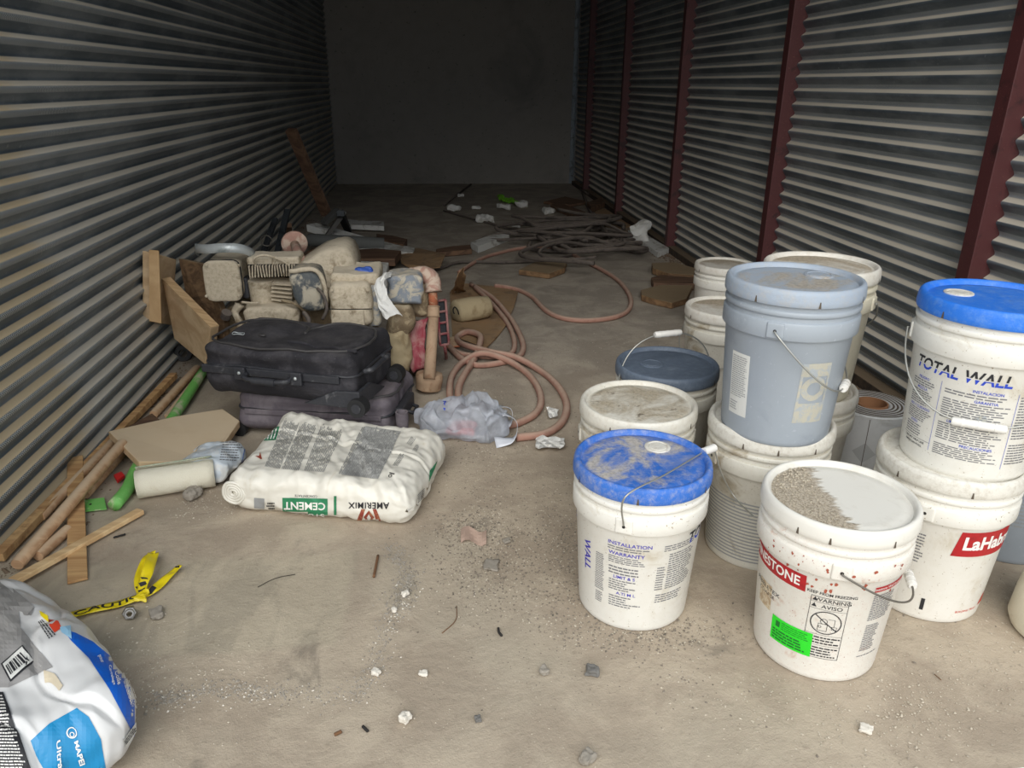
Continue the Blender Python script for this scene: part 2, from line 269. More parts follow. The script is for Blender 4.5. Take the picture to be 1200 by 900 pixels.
# ------------------------------------------------------------------ mesh helpers
class MB:
    def __init__(s): s.v = []; s.f = []
    def add(s, vs, fs):
        k = len(s.v); s.v += [Vector(p) for p in vs]; s.f += [tuple(i + k for i in f) for f in fs]; return s
    def box(s, ctr, size, rot=None):
        a, b, d = size[0] / 2, size[1] / 2, size[2] / 2
        vs = [Vector((x, y, z)) for x in (-a, a) for y in (-b, b) for z in (-d, d)]
        m = (rot if isinstance(rot, Matrix) else Euler(rot).to_matrix()) if rot is not None else Matrix.Identity(3)
        vs = [m @ p + Vector(ctr) for p in vs]
        return s.add(vs, [(0, 1, 3, 2), (4, 6, 7, 5), (0, 4, 5, 1), (2, 3, 7, 6), (0, 2, 6, 4), (1, 5, 7, 3)])
    def tube(s, pts, r, n=10, cap=True, closed=False):
        pts = [Vector(p) for p in pts]; m = len(pts); rings = []; up = None
        for i, p in enumerate(pts):
            a = pts[(i - 1) % m] if (i or closed) else p; b = pts[(i + 1) % m] if (i < m - 1 or closed) else p
            t = (b - a).normalized() if (b - a).length > 1e-9 else Vector((0, 0, 1))
            if up is None: up = Vector((0, 0, 1)) if abs(t.z) < .9 else Vector((1, 0, 0))
            x = (up - t * up.dot(t)); x = x.normalized() if x.length > 1e-6 else t.orthogonal().normalized()
            up = x; y = t.cross(x); rr = r[i] if isinstance(r, (list, tuple)) else r
            rings.append([p + (x * math.cos(2 * math.pi * k / n) + y * math.sin(2 * math.pi * k / n)) * rr for k in range(n)])
        vs = [q for g in rings for q in g]; fs = []
        for i in range(m if closed else m - 1):
            j = (i + 1) % m
            for k in range(n): fs.append((i * n + k, i * n + (k + 1) % n, j * n + (k + 1) % n, j * n + k))
        if cap and not closed: fs += [tuple(range(n))[::-1], tuple((m - 1) * n + k for k in range(n))]
        return s.add(vs, fs)
    def lathe(s, prof, n=64, at=(0, 0, 0), mat=None):
        vs = []; fs = []; idx = []
        for r, z in prof:
            if r < 1e-6: idx.append([len(vs)] * n); vs.append(Vector((0, 0, z)))
            else:
                idx.append([len(vs) + k for k in range(n)]); vs += [Vector((r * math.cos(2 * math.pi * k / n), r * math.sin(2 * math.pi * k / n), z)) for k in range(n)]
        for a, b in zip(idx, idx[1:]):
            for k in range(n):
                q = (a[k], a[(k + 1) % n], b[(k + 1) % n], b[k]); u = []
                for t in q:
                    if t not in u: u.append(t)
                if len(u) > 2: fs.append(tuple(u))
        if mat: vs = [mat @ p for p in vs]
        vs = [p + Vector(at) for p in vs]
        return s.add(vs, fs)
    def prism(s, top, thick, n=None):
        """polygon (list of 3D points) extruded by thick along -normal"""
        top = [Vector(p) for p in top]; n = Vector(n) if n is not None else Vector((0, 0, 1)); k = len(top)
        a = sum(((top[i] - top[0]).cross(top[(i + 1) % k] - top[0]) for i in range(1, k - 1)), Vector())
        if a.dot(n) < 0: top = top[::-1]
        bot = [p - n * thick for p in top]
        return s.add(top + bot, [tuple(range(k)), tuple(range(2 * k - 1, k - 1, -1))] + [(i, i + k, (i + 1) % k + k, (i + 1) % k) for i in range(k)])
    def rbox(s, h, r, n=8, fn=None):
        """rounded box, half sizes h, corner radius r; fn deforms each point"""
        vs = []; fs = []; key = {}
        def ts(hh):
            t = [-hh]; q = max(2, n // 3)
            t += [-hh + r * (i / q) for i in range(1, q + 1)]; m = n
            t += [-hh + r + (2 * hh - 2 * r) * i / m for i in range(1, m)] if hh > r else []
            t += [hh - r * (1 - i / q) for i in range(0 if hh > r else 1, q + 1)]
            return t
        T = [ts(x) for x in h]
        def vert(p):
            k = tuple(round(x, 6) for x in p)
            if k not in key:
                cc = Vector([max(-(h[i] - r), min(h[i] - r, p[i])) for i in range(3)]); d = Vector(p) - cc
                q = cc + d.normalized() * r if d.length > 1e-9 else Vector(p)
                key[k] = len(vs); vs.append(fn(q) if fn else q)
            return key[k]
        for ax in range(3):
            b, d = (ax + 1) % 3, (ax + 2) % 3
            for sg in (-1, 1):
                for i in range(len(T[b]) - 1):
                    for j in range(len(T[d]) - 1):
                        q = []
                        for (I, J) in ((i, j), (i + 1, j), (i + 1, j + 1), (i, j + 1)):
                            p = [0, 0, 0]; p[ax] = sg * h[ax]; p[b] = T[b][I]; p[d] = T[d][J]; q.append(vert(p))
                        if len(set(q)) > 2: fs.append(tuple(q if sg > 0 else q[::-1]))
        return s.add(vs, fs)
    def grid(s, fn, nu, nv, thick=0):
        g = [[Vector(fn(i / nu, j / nv)) for j in range(nv + 1)] for i in range(nu + 1)]
        vs = [p for r_ in g for p in r_]; m = nv + 1
        fs = [(i * m + j, (i + 1) * m + j, (i + 1) * m + j + 1, i * m + j + 1) for i in range(nu) for j in range(nv)]
        return s.add(vs, fs)
    def xf(s, mat): s.v = [mat @ p for p in s.v]; return s
    def jit(s, amp, sc, seed=0):
        o = Vector((seed, seed * 2, seed * 3)); s.v = [p + noise.noise_vector(p * sc + o) * amp for p in s.v]; return s
def link(o, parent=None):
    COL.objects.link(o)
    if parent is not None: o.parent = parent
    return o
def obj(name, mb, mat, parent=None, smooth=False, bevel=0, thick=0, loc=None, rot=None, label=None, kind=None, sub=0, angle=40):
    me = bpy.data.meshes.new(name); me.from_pydata([tuple(p) for p in mb.v], [], mb.f); me.update()
    me.materials.append(mat if isinstance(mat, bpy.types.Material) else M[mat])
    if smooth:
        me.polygons.foreach_set('use_smooth', [True] * len(me.polygons))
        if smooth == 'a': me.set_sharp_from_angle(angle=R(angle))
    o = bpy.data.objects.new(name, me); link(o, parent)
    if loc is not None: o.location = loc
    if rot is not None: o.rotation_euler = rot
    if thick:
        m = o.modifiers.new('solid', 'SOLIDIFY'); m.thickness = thick; m.offset = 0
    if bevel:
        m = o.modifiers.new('bevel', 'BEVEL'); m.width = bevel; m.segments = 2; m.limit_method = 'ANGLE'
    if sub:
        m = o.modifiers.new('sub', 'SUBSURF'); m.levels = sub; m.render_levels = sub
    if label: o['label'] = label
    if kind: o['kind'] = kind
    return o
def tag(o, label, cat, group=None):
    o['label'] = label; o['category'] = cat
    if group: o['group'] = group
    return o
def thing(name, label, cat, loc=(0, 0, 0), rz=0, group=None):
    o = bpy.data.objects.new(name, None); o.empty_display_size = .05; link(o); o.location = loc; o.rotation_euler = (0, 0, rz)
    return tag(o, label, cat, group)
def local(o_loc, rz, p):
    return Matrix.Rotation(-rz, 3, 'Z') @ (Vector(p) - Vector(o_loc))
def recentre(mb, z0=None):
    """move points so that the origin is the footprint centre at the lowest point; returns that world location"""
    xs = [p.x for p in mb.v]; ys = [p.y for p in mb.v]; zs = [p.z for p in mb.v]
    o = Vector(((min(xs) + max(xs)) / 2, (min(ys) + max(ys)) / 2, min(zs))); mb.v = [p - o for p in mb.v]; return o
def single(name, mb, mat, label, cat, group=None, **k):
    o = recentre(mb); ob = obj(name, mb, mat, loc=o, **k); return tag(ob, label, cat, group)
def smoothpath(pts, n=6, closed=False):
    P = [Vector(p) for p in pts]; m = len(P); out = []
    for i in range(m if closed else m - 1):
        p0 = P[(i - 1) % m] if (i or closed) else P[0] * 2 - P[1]; p1 = P[i]; p2 = P[(i + 1) % m]
        p3 = P[(i + 2) % m] if (i < m - 2 or closed) else p2 * 2 - p1
        for k in range(n):
            t = k / n; out.append(.5 * ((2 * p1) + (p2 - p0) * t + (2 * p0 - 5 * p1 + 4 * p2 - p3) * t * t + (3 * p1 - p0 - 3 * p2 + p3) * t ** 3))
    if not closed: out.append(P[-1])
    return out

# ---- flat print (lettering, label blocks) made as thin shapes laid on the surface
_tc = {}
def glyphs(s, size, bold=0, shear=0, space=1.0):
    k = (s, bold, shear, space)
    if k not in _tc:
        cu = bpy.data.curves.new('glyphs', 'FONT'); cu.body = s; cu.size = 1; cu.align_x = 'CENTER'; cu.align_y = 'CENTER'
        cu.offset = bold; cu.shear = shear; cu.space_character = space; cu.resolution_u = 3
        o = bpy.data.objects.new('glyphs', cu); COL.objects.link(o); dg = bpy.context.evaluated_depsgraph_get()
        me = bpy.data.meshes.new_from_object(o.evaluated_get(dg))
        _tc[k] = ([(v.co.x, v.co.y) for v in me.vertices], [tuple(p.vertices) for p in me.polygons])
        bpy.data.objects.remove(o); bpy.data.curves.remove(cu); bpy.data.meshes.remove(me)
    vs, fs = _tc[k]; return [(x * size, y * size) for x, y in vs], fs
class Art:
    def __init__(s): s.v = []; s.f = []
    def add(s, vs, fs, at=(0, 0), rot=0, sx=1, sy=1):
        k = len(s.v); cr, sr = math.cos(rot), math.sin(rot)
        for x, y in vs:
            x *= sx; y *= sy; s.v.append((at[0] + x * cr - y * sr, at[1] + x * sr + y * cr))
        s.f += [tuple(i + k for i in f) for f in fs]; return s
    def rect(s, x0, y0, x1, y1, **k): return s.add([(x0, y0), (x1, y0), (x1, y1), (x0, y1)], [(0, 1, 2, 3)], **k)
    def poly(s, pts): return s.add(pts, [tuple(range(len(pts)))])
    def frame(s, x0, y0, x1, y1, t=.0007): return s.rect(x0, y0, x1, y0 + t).rect(x0, y1 - t, x1, y1).rect(x0, y0, x0 + t, y1).rect(x1 - t, y0, x1, y1)
    def text(s, t, x, y, size, bold=0, shear=0, rot=0, sx=1, sy=1, space=1.0):
        vs, fs = glyphs(t, size, bold, shear, space); return s.add(vs, fs, (x, y), rot, sx, sy)
    def lines(s, x0, y0, x1, y1, n, seed=0, fill=.42, ragged=.25):
        rn = random.Random(seed); p = (y1 - y0) / n; W = x1 - x0
        for i in range(n):
            y = y1 - (i + 1) * p + p * .25; x = x0; end = x1 - rn.random() * ragged * W
            while x < end:
                wd = W * rn.uniform(.06, .2); e = min(end, x + wd); s.rect(x, y, e, y + p * fill); x = e + W * .025
        return s
    def ring(s, x, y, r, t, n=28, sy=1):
        vs = [((r - (t if k % 2 else 0)) * math.cos(2 * math.pi * (k // 2) / n) + x, (r - (t if k % 2 else 0)) * sy * math.sin(2 * math.pi * (k // 2) / n) + y) for k in range(2 * n)]
        return s.add(vs, [(2 * k, (2 * k + 2) % (2 * n), (2 * k + 3) % (2 * n), 2 * k + 1) for k in range(n)])
    def mesh(s, fn, step=.012):
        bm = bmesh.new(); vv = [bm.verts.new((x, y, 0)) for x, y in s.v]
        for f in s.f:
            try: bm.faces.new([vv[i] for i in f])
            except ValueError: pass
        for ax in (0, 1):
            lo = min(p[ax] for p in s.v); hi = max(p[ax] for p in s.v); t = lo + step
            while t < hi:
                co = [0, 0, 0]; co[ax] = t; no = [0, 0, 0]; no[ax] = 1
                bmesh.ops.bisect_plane(bm, geom=bm.verts[:] + bm.edges[:] + bm.faces[:], plane_co=co, plane_no=no); t += step
        bm.normal_update(); mb = MB(); bm.verts.index_update()
        mb.v = [fn(v.co.x, v.co.y) for v in bm.verts]
        ok = [p is not None for p in mb.v]; mb.v = [p if p is not None else Vector() for p in mb.v]
        for f in bm.faces:
            ii = [v.index for v in f.verts]
            if all(ok[i] for i in ii): mb.f.append(tuple(ii if f.normal.z > 0 else ii[::-1]))
        bm.free(); used = sorted({i for f in mb.f for i in f}); mp = {a: b for b, a in enumerate(used)}
        mb.v = [mb.v[i] for i in used]; mb.f = [tuple(mp[i] for i in f) for f in mb.f]
        return mb

# ================================================================== SETTING
XL, XR, YB, ZC, YF = -1.15, 1.80, 9.6, 3.35, .93
PITCH = .0615
def structure(o): o['kind'] = 'structure'; return o
# floor as a gently uneven sheet
fm = MB(); NX, NY = 70, 190
def fz(x, y): return 0.004 * noise.noise(Vector((x * 1.3, y * 1.3, 0))) + .0015 * noise.noise(Vector((x * 7, y * 7, 2)))
fm.grid(lambda a, b: (XL - .05 + (XR - XL + .1) * a, YF + (YB - YF + .05) * b, min(.0, fz(XL + (XR - XL) * a, YF + (YB - YF) * b) - .0015)), NX, NY)
structure(obj('floor', fm, 'floor', smooth=True))
ap = MB()
def apz(x, y): return -.004 + .006 * noise.noise(Vector((x * 6, y * 6, 5))) - (.012 * max(0, 1 - abs(y - (YF - .012)) / .02))
ap.grid(lambda a, b: (-1.6 + 4.2 * a, YF + .002 - .7 * b, apz(-1.6 + 4.2 * a, YF - .7 * b)), 120, 40)
structure(obj('floor_threshold', ap, 'apron', smooth=True))
g = MB(); g.box((.3, -20, -.06), (60, 40.4, .1)); structure(obj('ground', g, 'apron'))
# side walls: a backing skin, each corrugated sheet its own piece
def sheet(y0, y1, x, side, zoff=0.0):
    mb = MB(); zs = []; HS = 3.25; n = int(HS / PITCH) * 12
    def prof(z):
        p = (z / PITCH) % 1.0
        return .0105 * math.sin(2 * math.pi * p) - .0020 * math.sin(4 * math.pi * p)
    for i in range(n + 1):
        z = .012 + HS * i / n; xx = x - side * (.016 + prof(z)) + zoff
        mb.v += [Vector((xx, y0, z)), Vector((xx, y1, z))]
    for i in range(n):
        a = 2 * i; mb.f.append((a, a + 1, a + 3, a + 2) if side > 0 else (a, a + 2, a + 3, a + 1))
    return mb
wl_ = MB(); wl_.box((XL - .07, (YF + YB) / 2, ZC / 2), (.06, YB - YF + .1, ZC)); wallL = structure(obj('wall_left', wl_, 'dark_steel'))
wr_ = MB(); wr_.box((XR + .07, (YF + YB) / 2, ZC / 2), (.06, YB - YF + .1, ZC)); wallR = structure(obj('wall_right', wr_, 'dark_steel'))
ys = [YF, 2.28, 3.84, 5.48, 7.13, 8.73, YB]
for i in range(6):
    obj('corrugated_sheet', sheet(ys[i] - (.012 if i else 0), ys[i + 1] + .012, XR, 1), 'corrR', wallR, smooth=True)
ysl = [YF, 2.62, 4.35, 6.1, 7.85, YB]
for i in range(5):
    obj('corrugated_sheet', sheet(ysl[i] - (.03 if i else 0), ysl[i + 1], XL, -1, -.0008 * (i % 2)), 'corrL', wallL, smooth=True)
wb = MB(); wb.box((.3, YB + .05, ZC / 2), (XR - XL + .3, .1, ZC)); structure(obj('wall_back', wb, 'plaster'))
ce = MB(); ce.box((.325, (YF + YB) / 2, ZC + .03), (XR - XL + .3, YB - YF + .2, .06)); structure(obj('ceiling', ce, 'dark_steel'))
hd = MB(); hd.box((.325, YF + .03, ZC - .1), (XR - XL, .06, .2)); structure(obj('trim_1', hd, 'red_steel', bevel=.003))
for i, y in enumerate((2.25, 3.81, 5.45, 7.1, 8.7)):       # painted steel columns of the right wall: an open channel
    p = MB(); p.box((1.724, y + .030, 1.65), (.006, .060, 3.30)); p.box((1.762, y + .003, 1.65), (.076, .006, 3.30)); p.box((1.762, y + .057, 1.65), (.076, .006, 3.30))
    p.box((1.737, y + .052, 1.65), (.020, .012, 3.30))
    po = structure(obj('trim_%d' % (i + 2), p, 'red_steel', bevel=.002, label='oxide red steel column'))
co_ = MB(); co_.box((1.735, YB - .01, 1.35), (.05, .006, 2.7)); co_.box((1.757, YB - .03, 1.35), (.006, .04, 2.7)); structure(obj('trim_7', co_, 'angle'))
bt = MB(); bt.box((1.765, 5.2, .02), (.07, 8.6, .05)); structure(obj('baseboard_right', bt, 'timber', bevel=.004))
jam = MB(); jam.box((XR + .05, YF, 1.35), (.1, .06, 2.7)); jam.box((XL - .05, YF, 1.35), (.1, .06, 2.7)); structure(obj('trim_8', jam, 'red_steel'))

# ================================================================== PAILS
def pail_r(z): return .1275 + (z - .012) * .0155 / .25
BODY = [(0, .003), (.116, .003), (.119, 0), (.124, .0), (.1265, .004), (.1275, .012), (.143, .262), (.1440, .2635), (.1505, .2645), (.1520, .2670), (.1520, .3015), (.1505, .3045),
        (.1465, .3060), (.1460, .3150), (.1500, .3175), (.1510, .3200), (.1510, .3265), (.1490, .3290), (.1455, .3305), (.1455, .352), (0, .352)]
LIDP = [(.1470, .341), (.1530, .341), (.1545, .344), (.1550, .352), (.1540, .366), (.1525, .3725), (.1495, .3765), (.1460, .3780), (.1420, .3765), (.1390, .3720), (.1375, .3680),
        (.1365, .3665), (.1300, .3665), (.1280, .3680), (.1100, .3684), (0, .3684)]
def wrap(th0, z0=0, off=.0007):
    def f(x, y):
        r = pail_r(z0 + y) + off; a = th0 + x / r; return Vector((r * math.cos(a), r * math.sin(a), z0 + y))
    return f
def pang(ctr, u, v, z):
    """direction round the pail axis of the spot seen at (u, v) at height z"""
    p = fl(u, v, z) - Vector(ctr); return math.atan2(p.y, p.x)
def decal(parent, name, art, mat, th, z0=0, off=.0007, step=.012, **k):
    return obj(name, art.mesh(wrap(th, z0, off), step), mat, parent, **k)
def pail(label, loc, body, lid, ear=None, spout=None, group=None, tilt=None, scale=1, wear=0, slots=(.2, 1.2, 2.3, 3.4, 4.4, 5.5), z_lid=0):
    t = thing('pail', label, 'pail', loc, 0, group)
    if tilt: t.rotation_euler = tilt
    if scale != 1: t.scale = (scale,) * 3
    b = MB(); b.lathe(BODY, 96); obj('body', b, body, t, smooth='a', angle=50)
    l = MB(); l.lathe(LIDP, 96); obj('lid', l, lid, t, smooth='a', angle=50)
    s = MB()
    for a in slots:
        m = Matrix.Rotation(a, 3, 'Z'); s.add([m @ Vector(q) for q in ((.1556, -.0028, .342), (.1556, .0028, .342), (.1553, .0012, .356), (.1553, -.0012, .356))], [(0, 1, 2, 3)])
    obj('tear_slots', s, 'slot', t, kind='stuff')
    if ear is not None:
        for a in (ear, ear + math.pi):
            m = Matrix.Rotation(a, 3, 'Z'); e = MB(); e.rbox((.004, .019, .0180), .0038, 4); e.v = [m @ (p + Vector((.1510, 0, .2850))) for p in e.v]
            h = MB(); h.lathe([(0, .0), (.0036, 0), (.0036, .0006), (0, .0006)], 10, (0, 0, 0), Matrix.Rotation(R(90), 3, 'Y')); h.v = [m @ (p + Vector((.1552, 0, .2850))) for p in h.v]
            eo = obj('handle_ear', e, body, t, smooth=True); obj('ear_hole', h, 'fin_dark', eo)
    if spout:
        x, y, r = spout
        sp = MB(); sp.lathe([(r, .3684), (r, .3705), (r * .94, .3718), (r * .80, .3718), (r * .74, .3698), (r * .70, .3698), (r * .66, .3716), (r * .3, .3716), (0, .3716)], 32, (x, y, 0))
        obj('spout_cap', sp, lid if spout[2] > .03 else 'lidE', t, smooth='a')
    return t
def bail(t, ear, phi, Rb=.185, grip=True, wire='wire', rot=0, gl=.10):
    """wire handle pivoting on the ears; phi = angle from hanging straight down, towards ear - 90 degrees"""
    a = ear; ex = Vector((math.cos(a), math.sin(a), 0)); side = Vector((math.cos(a - math.pi / 2), math.sin(a - math.pi / 2), 0))
    d = side * math.sin(phi) + Vector((0, 0, -math.cos(phi))); o = Vector((0, 0, .2850)); P = []
    for i in range(41):
        s = math.pi * i / 40; cx, sn = math.cos(s), math.sin(s)
        q = o + ex * (.1605 * (abs(cx) ** .8) * (1 if cx > 0 else -1)) + d * (Rb * sn ** .85 if sn > 0 else 0); P.append(q)
    P = [o + ex * .149] + P + [o - ex * .149]
    mb = MB(); mb.tube(P, .0021, 8); w_ = obj('handle', mb, wire, t, smooth=True)
    if grip:
        q = o + d * Rb; g_ = MB(); g_.tube([q - ex * gl / 2, q - ex * (gl / 2 - .004), q + ex * (gl / 2 - .004), q + ex * gl / 2], [.0075, .0095, .0095, .0075], 14)
        for s_ in (-.3, 0, .3): g_.tube([q + ex * (gl * s_ - .002), q + ex * (gl * s_ + .002)], .0102, 14)
        obj('grip', g_, 'grip', w_, smooth='a')

def caps_split(t, txt, size, th, z, shear=.18, sx=1.0, x=0):
    vs, fs = glyphs(txt, size, .022, shear)
    ar = Art().add(vs, fs, (x, 0), 0, sx)
    for nm, keep, mat in (('lettering', 1, 'ink'), ('lettering', -1, 'ink_blue')):
        bm = bmesh.new(); vv = [bm.verts.new((a, b, 0)) for a, b in ar.v]
        for f in ar.f:
            try: bm.faces.new([vv[i] for i in f])
            except ValueError: pass
        r = bmesh.ops.bisect_plane(bm, geom=bm.verts[:] + bm.edges[:] + bm.faces[:], plane_co=(0, -.001 + .0012 * keep, 0), plane_no=(0, -keep, 0), clear_outer=True)
        bm.verts.index_update(); a2 = Art(); a2.v = [(v.co.x, v.co.y) for v in bm.verts]; a2.f = [tuple(v.index for v in f.verts) for f in bm.faces]; bm.free()
        decal(t, nm, a2, mat, th, z, label='%s half of the big slanted letters' % ('black upper' if keep > 0 else 'blue lower'))

# --- A: near white pail, caked blue lid
cA = (.454, 1.480, 0); eA = pang(cA, 732, 612, .293)
A = pail('near white pail with a caked blue lid and raised wire handle', cA, 'white_pl', 'lidA', eA, (.052, .062, .030), group='white pails with blue lids')
m_ = Matrix.Translation(-Vector(cA)); e0 = Vector((math.cos(eA), math.sin(eA), 0))
def loc_(p, c_): return Vector(p) - Vector(c_)
gA = loc_(fl(826, 529, .372), cA); gA2 = loc_(fl(836, 525, .372), cA)
P = smoothpath([e0 * .150 + Vector((0, 0, .293)), e0 * .160 + Vector((0, 0, .296)), loc_(fl(733, 582, .384), cA), loc_(fl(780, 556, .392), cA), gA, gA2, loc_(fl(846, 556, .30), cA), loc_(fl(862, 584, .24), cA), loc_(fl(884, 606, .25), cA)], 8)
mb = MB(); mb.tube(P, .002, 8); hA = obj('handle', mb, 'wire', A, smooth=True)
mb = MB(); mb.tube([gA + (gA - gA2) * .15, gA2 + (gA2 - gA) * .1], .0095, 14); obj('grip', mb, 'grip', hA, smooth='a')
th = pang(cA, 737, 640, .22)
ar = Art().text('INSTALLATION', .004, .010, .0125, .012, sx=1.15).text('WARRANTY', -.002, -.016, .0125, .012, sx=1.15).text('LIMIT & S', -.004, -.078, .011, .012, sx=1.1).text('A.TI M L', .002, -.122, .011, .01, sx=1.1)
decal(A, 'lettering', ar, 'ink_purple', th, .222)
ar = Art().lines(-.045, -.008, .050, .004, 2, 1).lines(-.042, -.042, .045, -.022, 4, 2).lines(-.040, -.072, .030, -.048, 3, 3).lines(-.038, -.115, .030, -.084, 5, 4, ragged=.5).lines(-.036, -.160, .036, -.128, 5, 5, ragged=.5)
ar.lines(-.075, -.130, -.050, -.030, 20, 6).lines(-.072, -.165, -.052, -.135, 6, 7)
decal(A, 'fine_print', ar, 'ink_soft', th, .222)
th2 = pang(cA, 805, 655, .2)
ar = Art().lines(-.045, .028, .05, .045, 3, 8).lines(-.030, -.075, .045, .022, 16, 9).lines(-.055, -.075, -.035, -.01, 10, 10).lines(-.050, -.110, .03, -.085, 4, 12)
decal(A, 'fine_print', ar, 'ink_soft', th2, .19)
caps_split(A, 'TOTAL', .040, pang(cA, 797, 622, .24), .232, x=.058)
caps_split(A, 'TOTAL WALL', .040, pang(cA, 677, 612, .23) - 1.12, .235, x=0)
decal(A, 'lettering', Art().text('WALL', 0, 0, .03, .02, rot=R(-90)), 'ink_purple', pang(cA, 677, 640, .19) + .03, .165)

# --- B: front pail with gravelly lid
cB = (.818, 1.289, 0); eB = pang(cB, 986, 660, .293)
B = pail('front white pail with red and green labels, grit heaped on half its lid', cB, 'white_rust', 'lidB', eB, slots=[pang(cB, u, 640, .35) for u in (905, 972, 1052)] + [1, 2])
bail(B, eB + math.pi, R(62), .185, True, 'darkwire', gl=.055)
thr = pang(cB, 912, 668, .24)
thr -= .15
ar = Art().rect(-.085, -.019, .075, .019); decal(B, 'red_band', ar, 'red_ink', thr, .232, label='red band with white capitals')
decal(B, 'lettering', Art().text('FINESTONE', -.008, 0, .030, .022, sx=.92), 'white_ink', thr, .232, .0012)
decal(B, 'lettering', Art().text('PEBBLETEX', -.02, 0, .013, .004, sx=1.3).text('COARSE', -.018, -.014, .011, .002, sx=1.3), 'ink', thr, .168)
decal(B, 'sample_print', Art().rect(-.045, -.032, .0, .028), 'tan_box', thr, .150, .0006)
thg = pang(cB, 924, 752, .09) - .07
decal(B, 'green_sticker', Art().rect(-.045, -.030, .045, .030), 'green_sticker', thg + .02, .088, .0012, label='bright green paper sticker')
ar = Art().lines(-.020, .006, .038, .026, 4, 21, .3).rect(-.034, .008, -.024, .022).lines(-.040, -.026, .038, .002, 4, 22, .55, .2)
decal(B, 'fine_print', ar, flat('green_sticker_print', c(20, 110, 40)), thg + .02, .088, .0018)
thw = pang(cB, 968, 738, .15)
ar = Art().frame(-.036, -.105, .036, .048, .001).rect(-.036, .034, .036, .0346).rect(-.036, .018, .036, .0186).rect(-.036, -.045, .036, -.0444).rect(-.036, -.072, .036, -.0714)
ar.text('WARNING', .006, .0405, .0125, .006, sx=1.15).text('AVISO', .006, .0255, .0125, .006, sx=1.15).text('KEEP FROM FREEZING', .002, .056, .0095, .012, sx=1.02)
for yy in (.037, .022): ar.poly([(-.033, yy), (-.023, yy), (-.028, yy + .009)])
ar.ring(0, -.013, .030, .0022, 36, .95).rect(-.028, -.0011, .028, .0011, at=(0, -.013), rot=R(-38))
# pictogram: a child's head and shoulders over a pail
ar.frame(-.014, -.034, .004, -.016, .0009).ring(-.004, -.010, .007, .001, 16).rect(.004, -.003, .016, -.0022).rect(.016, -.020, .0168, -.0022).frame(.012, -.028, .022, -.020, .0008).ring(-.010, -.024, .003, .0008, 10)
decal(B, 'warning_print', ar, 'ink', thw, .165)
ar = Art().lines(-.033, -.069, .033, -.048, 3, 31, .45).lines(-.033, -.102, .033, -.075, 4, 32, .45); decal(B, 'fine_print', ar, 'ink', thw, .165)
ths = pang(cB, 1025, 700, .2)
decal(B, 'red_strip', Art().rect(-.030, -.006, .060, .006), 'red_ink', ths, .238); decal(B, 'lettering', Art().text('Finestone Wall Systems', .008, .0005, .0088, .004), 'white_ink', ths, .238, .0012)
ar = Art().lines(-.028, .140, .035, .205, 14, 41, .45).lines(-.026, .060, .010, .130, 14, 42, .45).lines(-.028, .045, .03, .050, 1, 43, .4); decal(B, 'fine_print', ar, 'ink_soft', ths, .02)
rn = random.Random(17); ar = Art(); ar2 = Art()
for i in range(46):
    a_, z_, s_ = rn.uniform(-1.1, .9), rn.choice((rn.uniform(.225, .258), rn.uniform(.268, .300))), rn.uniform(.0012, .0045)
    (ar if z_ < .262 else ar2).poly([(a_ * .145 + s_ * math.cos(k_) * rn.uniform(.5, 1.2), z_ + s_ * math.sin(k_) * rn.uniform(.5, 1.6)) for k_ in range(6)])
for dx in (-.006, .002): ar2.poly([(dx + .008 * math.cos(k_) * rn.uniform(.5, 1), .286 + .014 * math.sin(k_) * rn.uniform(.6, 1)) for k_ in range(7)])
rs_ = flat('rust_red_splash', c(164, 84, 62), .7); tb = eB
decal(B, 'splashes', ar, rs_, tb, 0, .0007, kind='stuff'); decal(B, 'splashes', ar2, rs_, tb, 0, .0095 - .001, kind='stuff')
gb = MB(); rn = random.Random(5)                       # grit heaped on the left of the lid
for i in range(420):
    while True:
        a, r = rn.uniform(0, 6.283), .132 * math.sqrt(rn.random()); x, y = r * math.cos(a), r * math.sin(a)
        if x < -.03 + rn.uniform(-.015, .004) + .12 * y: break
    s = rn.uniform(.0008, .0024) * (1.5 if y > .04 else 1); gb.lathe([(0, -s), (s, 0), (0, s * .8)], 5, (x, y, .3690 + s * .3))
obj('grit', gb, flat('pale_mortar_grit', c(178, 168, 150), .95), B, kind='stuff')

# --- C and D: stack at the right
cC = (1.168, 1.444, 0); C_ = pail('large white pail with a red label, under the blue lidded pail', cC, 'white_pl', 'lidE', pang(cC, 1083, 600, .293))
thc = pang(cC, 1150, 640, .2)
thc -= .2
decal(C_, 'red_band', Art().add([(-.060, -.033), (.120, -.033), (.120, .031), (-.050, .031)], [(0, 1, 2, 3)]), 'red_ink', thc, .222, label='red label with white letters')
decal(C_, 'lettering', Art().text('LaHabra', .030, 0, .046, .034, sx=.92), 'white_ink', thc, .222, .0013)
thk = pang(cC, 1081, 709, .05); decal(C_, 'black_mark', Art().rect(-.004, -.016, .004, .016), 'ink', thk, .045)
tht = pang(cC, 1145, 703, .04); decal(C_, 'triangle_print', Art().poly([(-.012, -.010), (.014, -.010), (.006, .022)]), 'orange_ink', tht, .045)
decal(C_, 'lettering', Art().text('BUILDING TRUST', -.05, 0, .008, .004), 'orange_ink', tht, .032)
tu = pang(cC, 1075, 650, .2) - .05; decal(C_, 'fine_print', Art().lines(-.02, -.05, .012, .03, 10, 51, .4), 'ink_soft', tu, .2)
zD = .3684; cD = (1.187, 1.441, zD)
eD = pang(cD, 1162, 503, .56) - math.pi / 2
D = pail('white pail with a clean bright blue lid, atop the stack at the right edge', cD, 'white_pl', 'lidD', eD, (-.055, .055, .030), group='white pails with blue lids')
bail(D, eD + math.pi, R(44), .208, True, 'wire')
td = pang(cD, 1118, 440, zD + .25)
caps_split(D, 'TOTAL WALL', .037, td, .232, sx=.90, x=-.012)
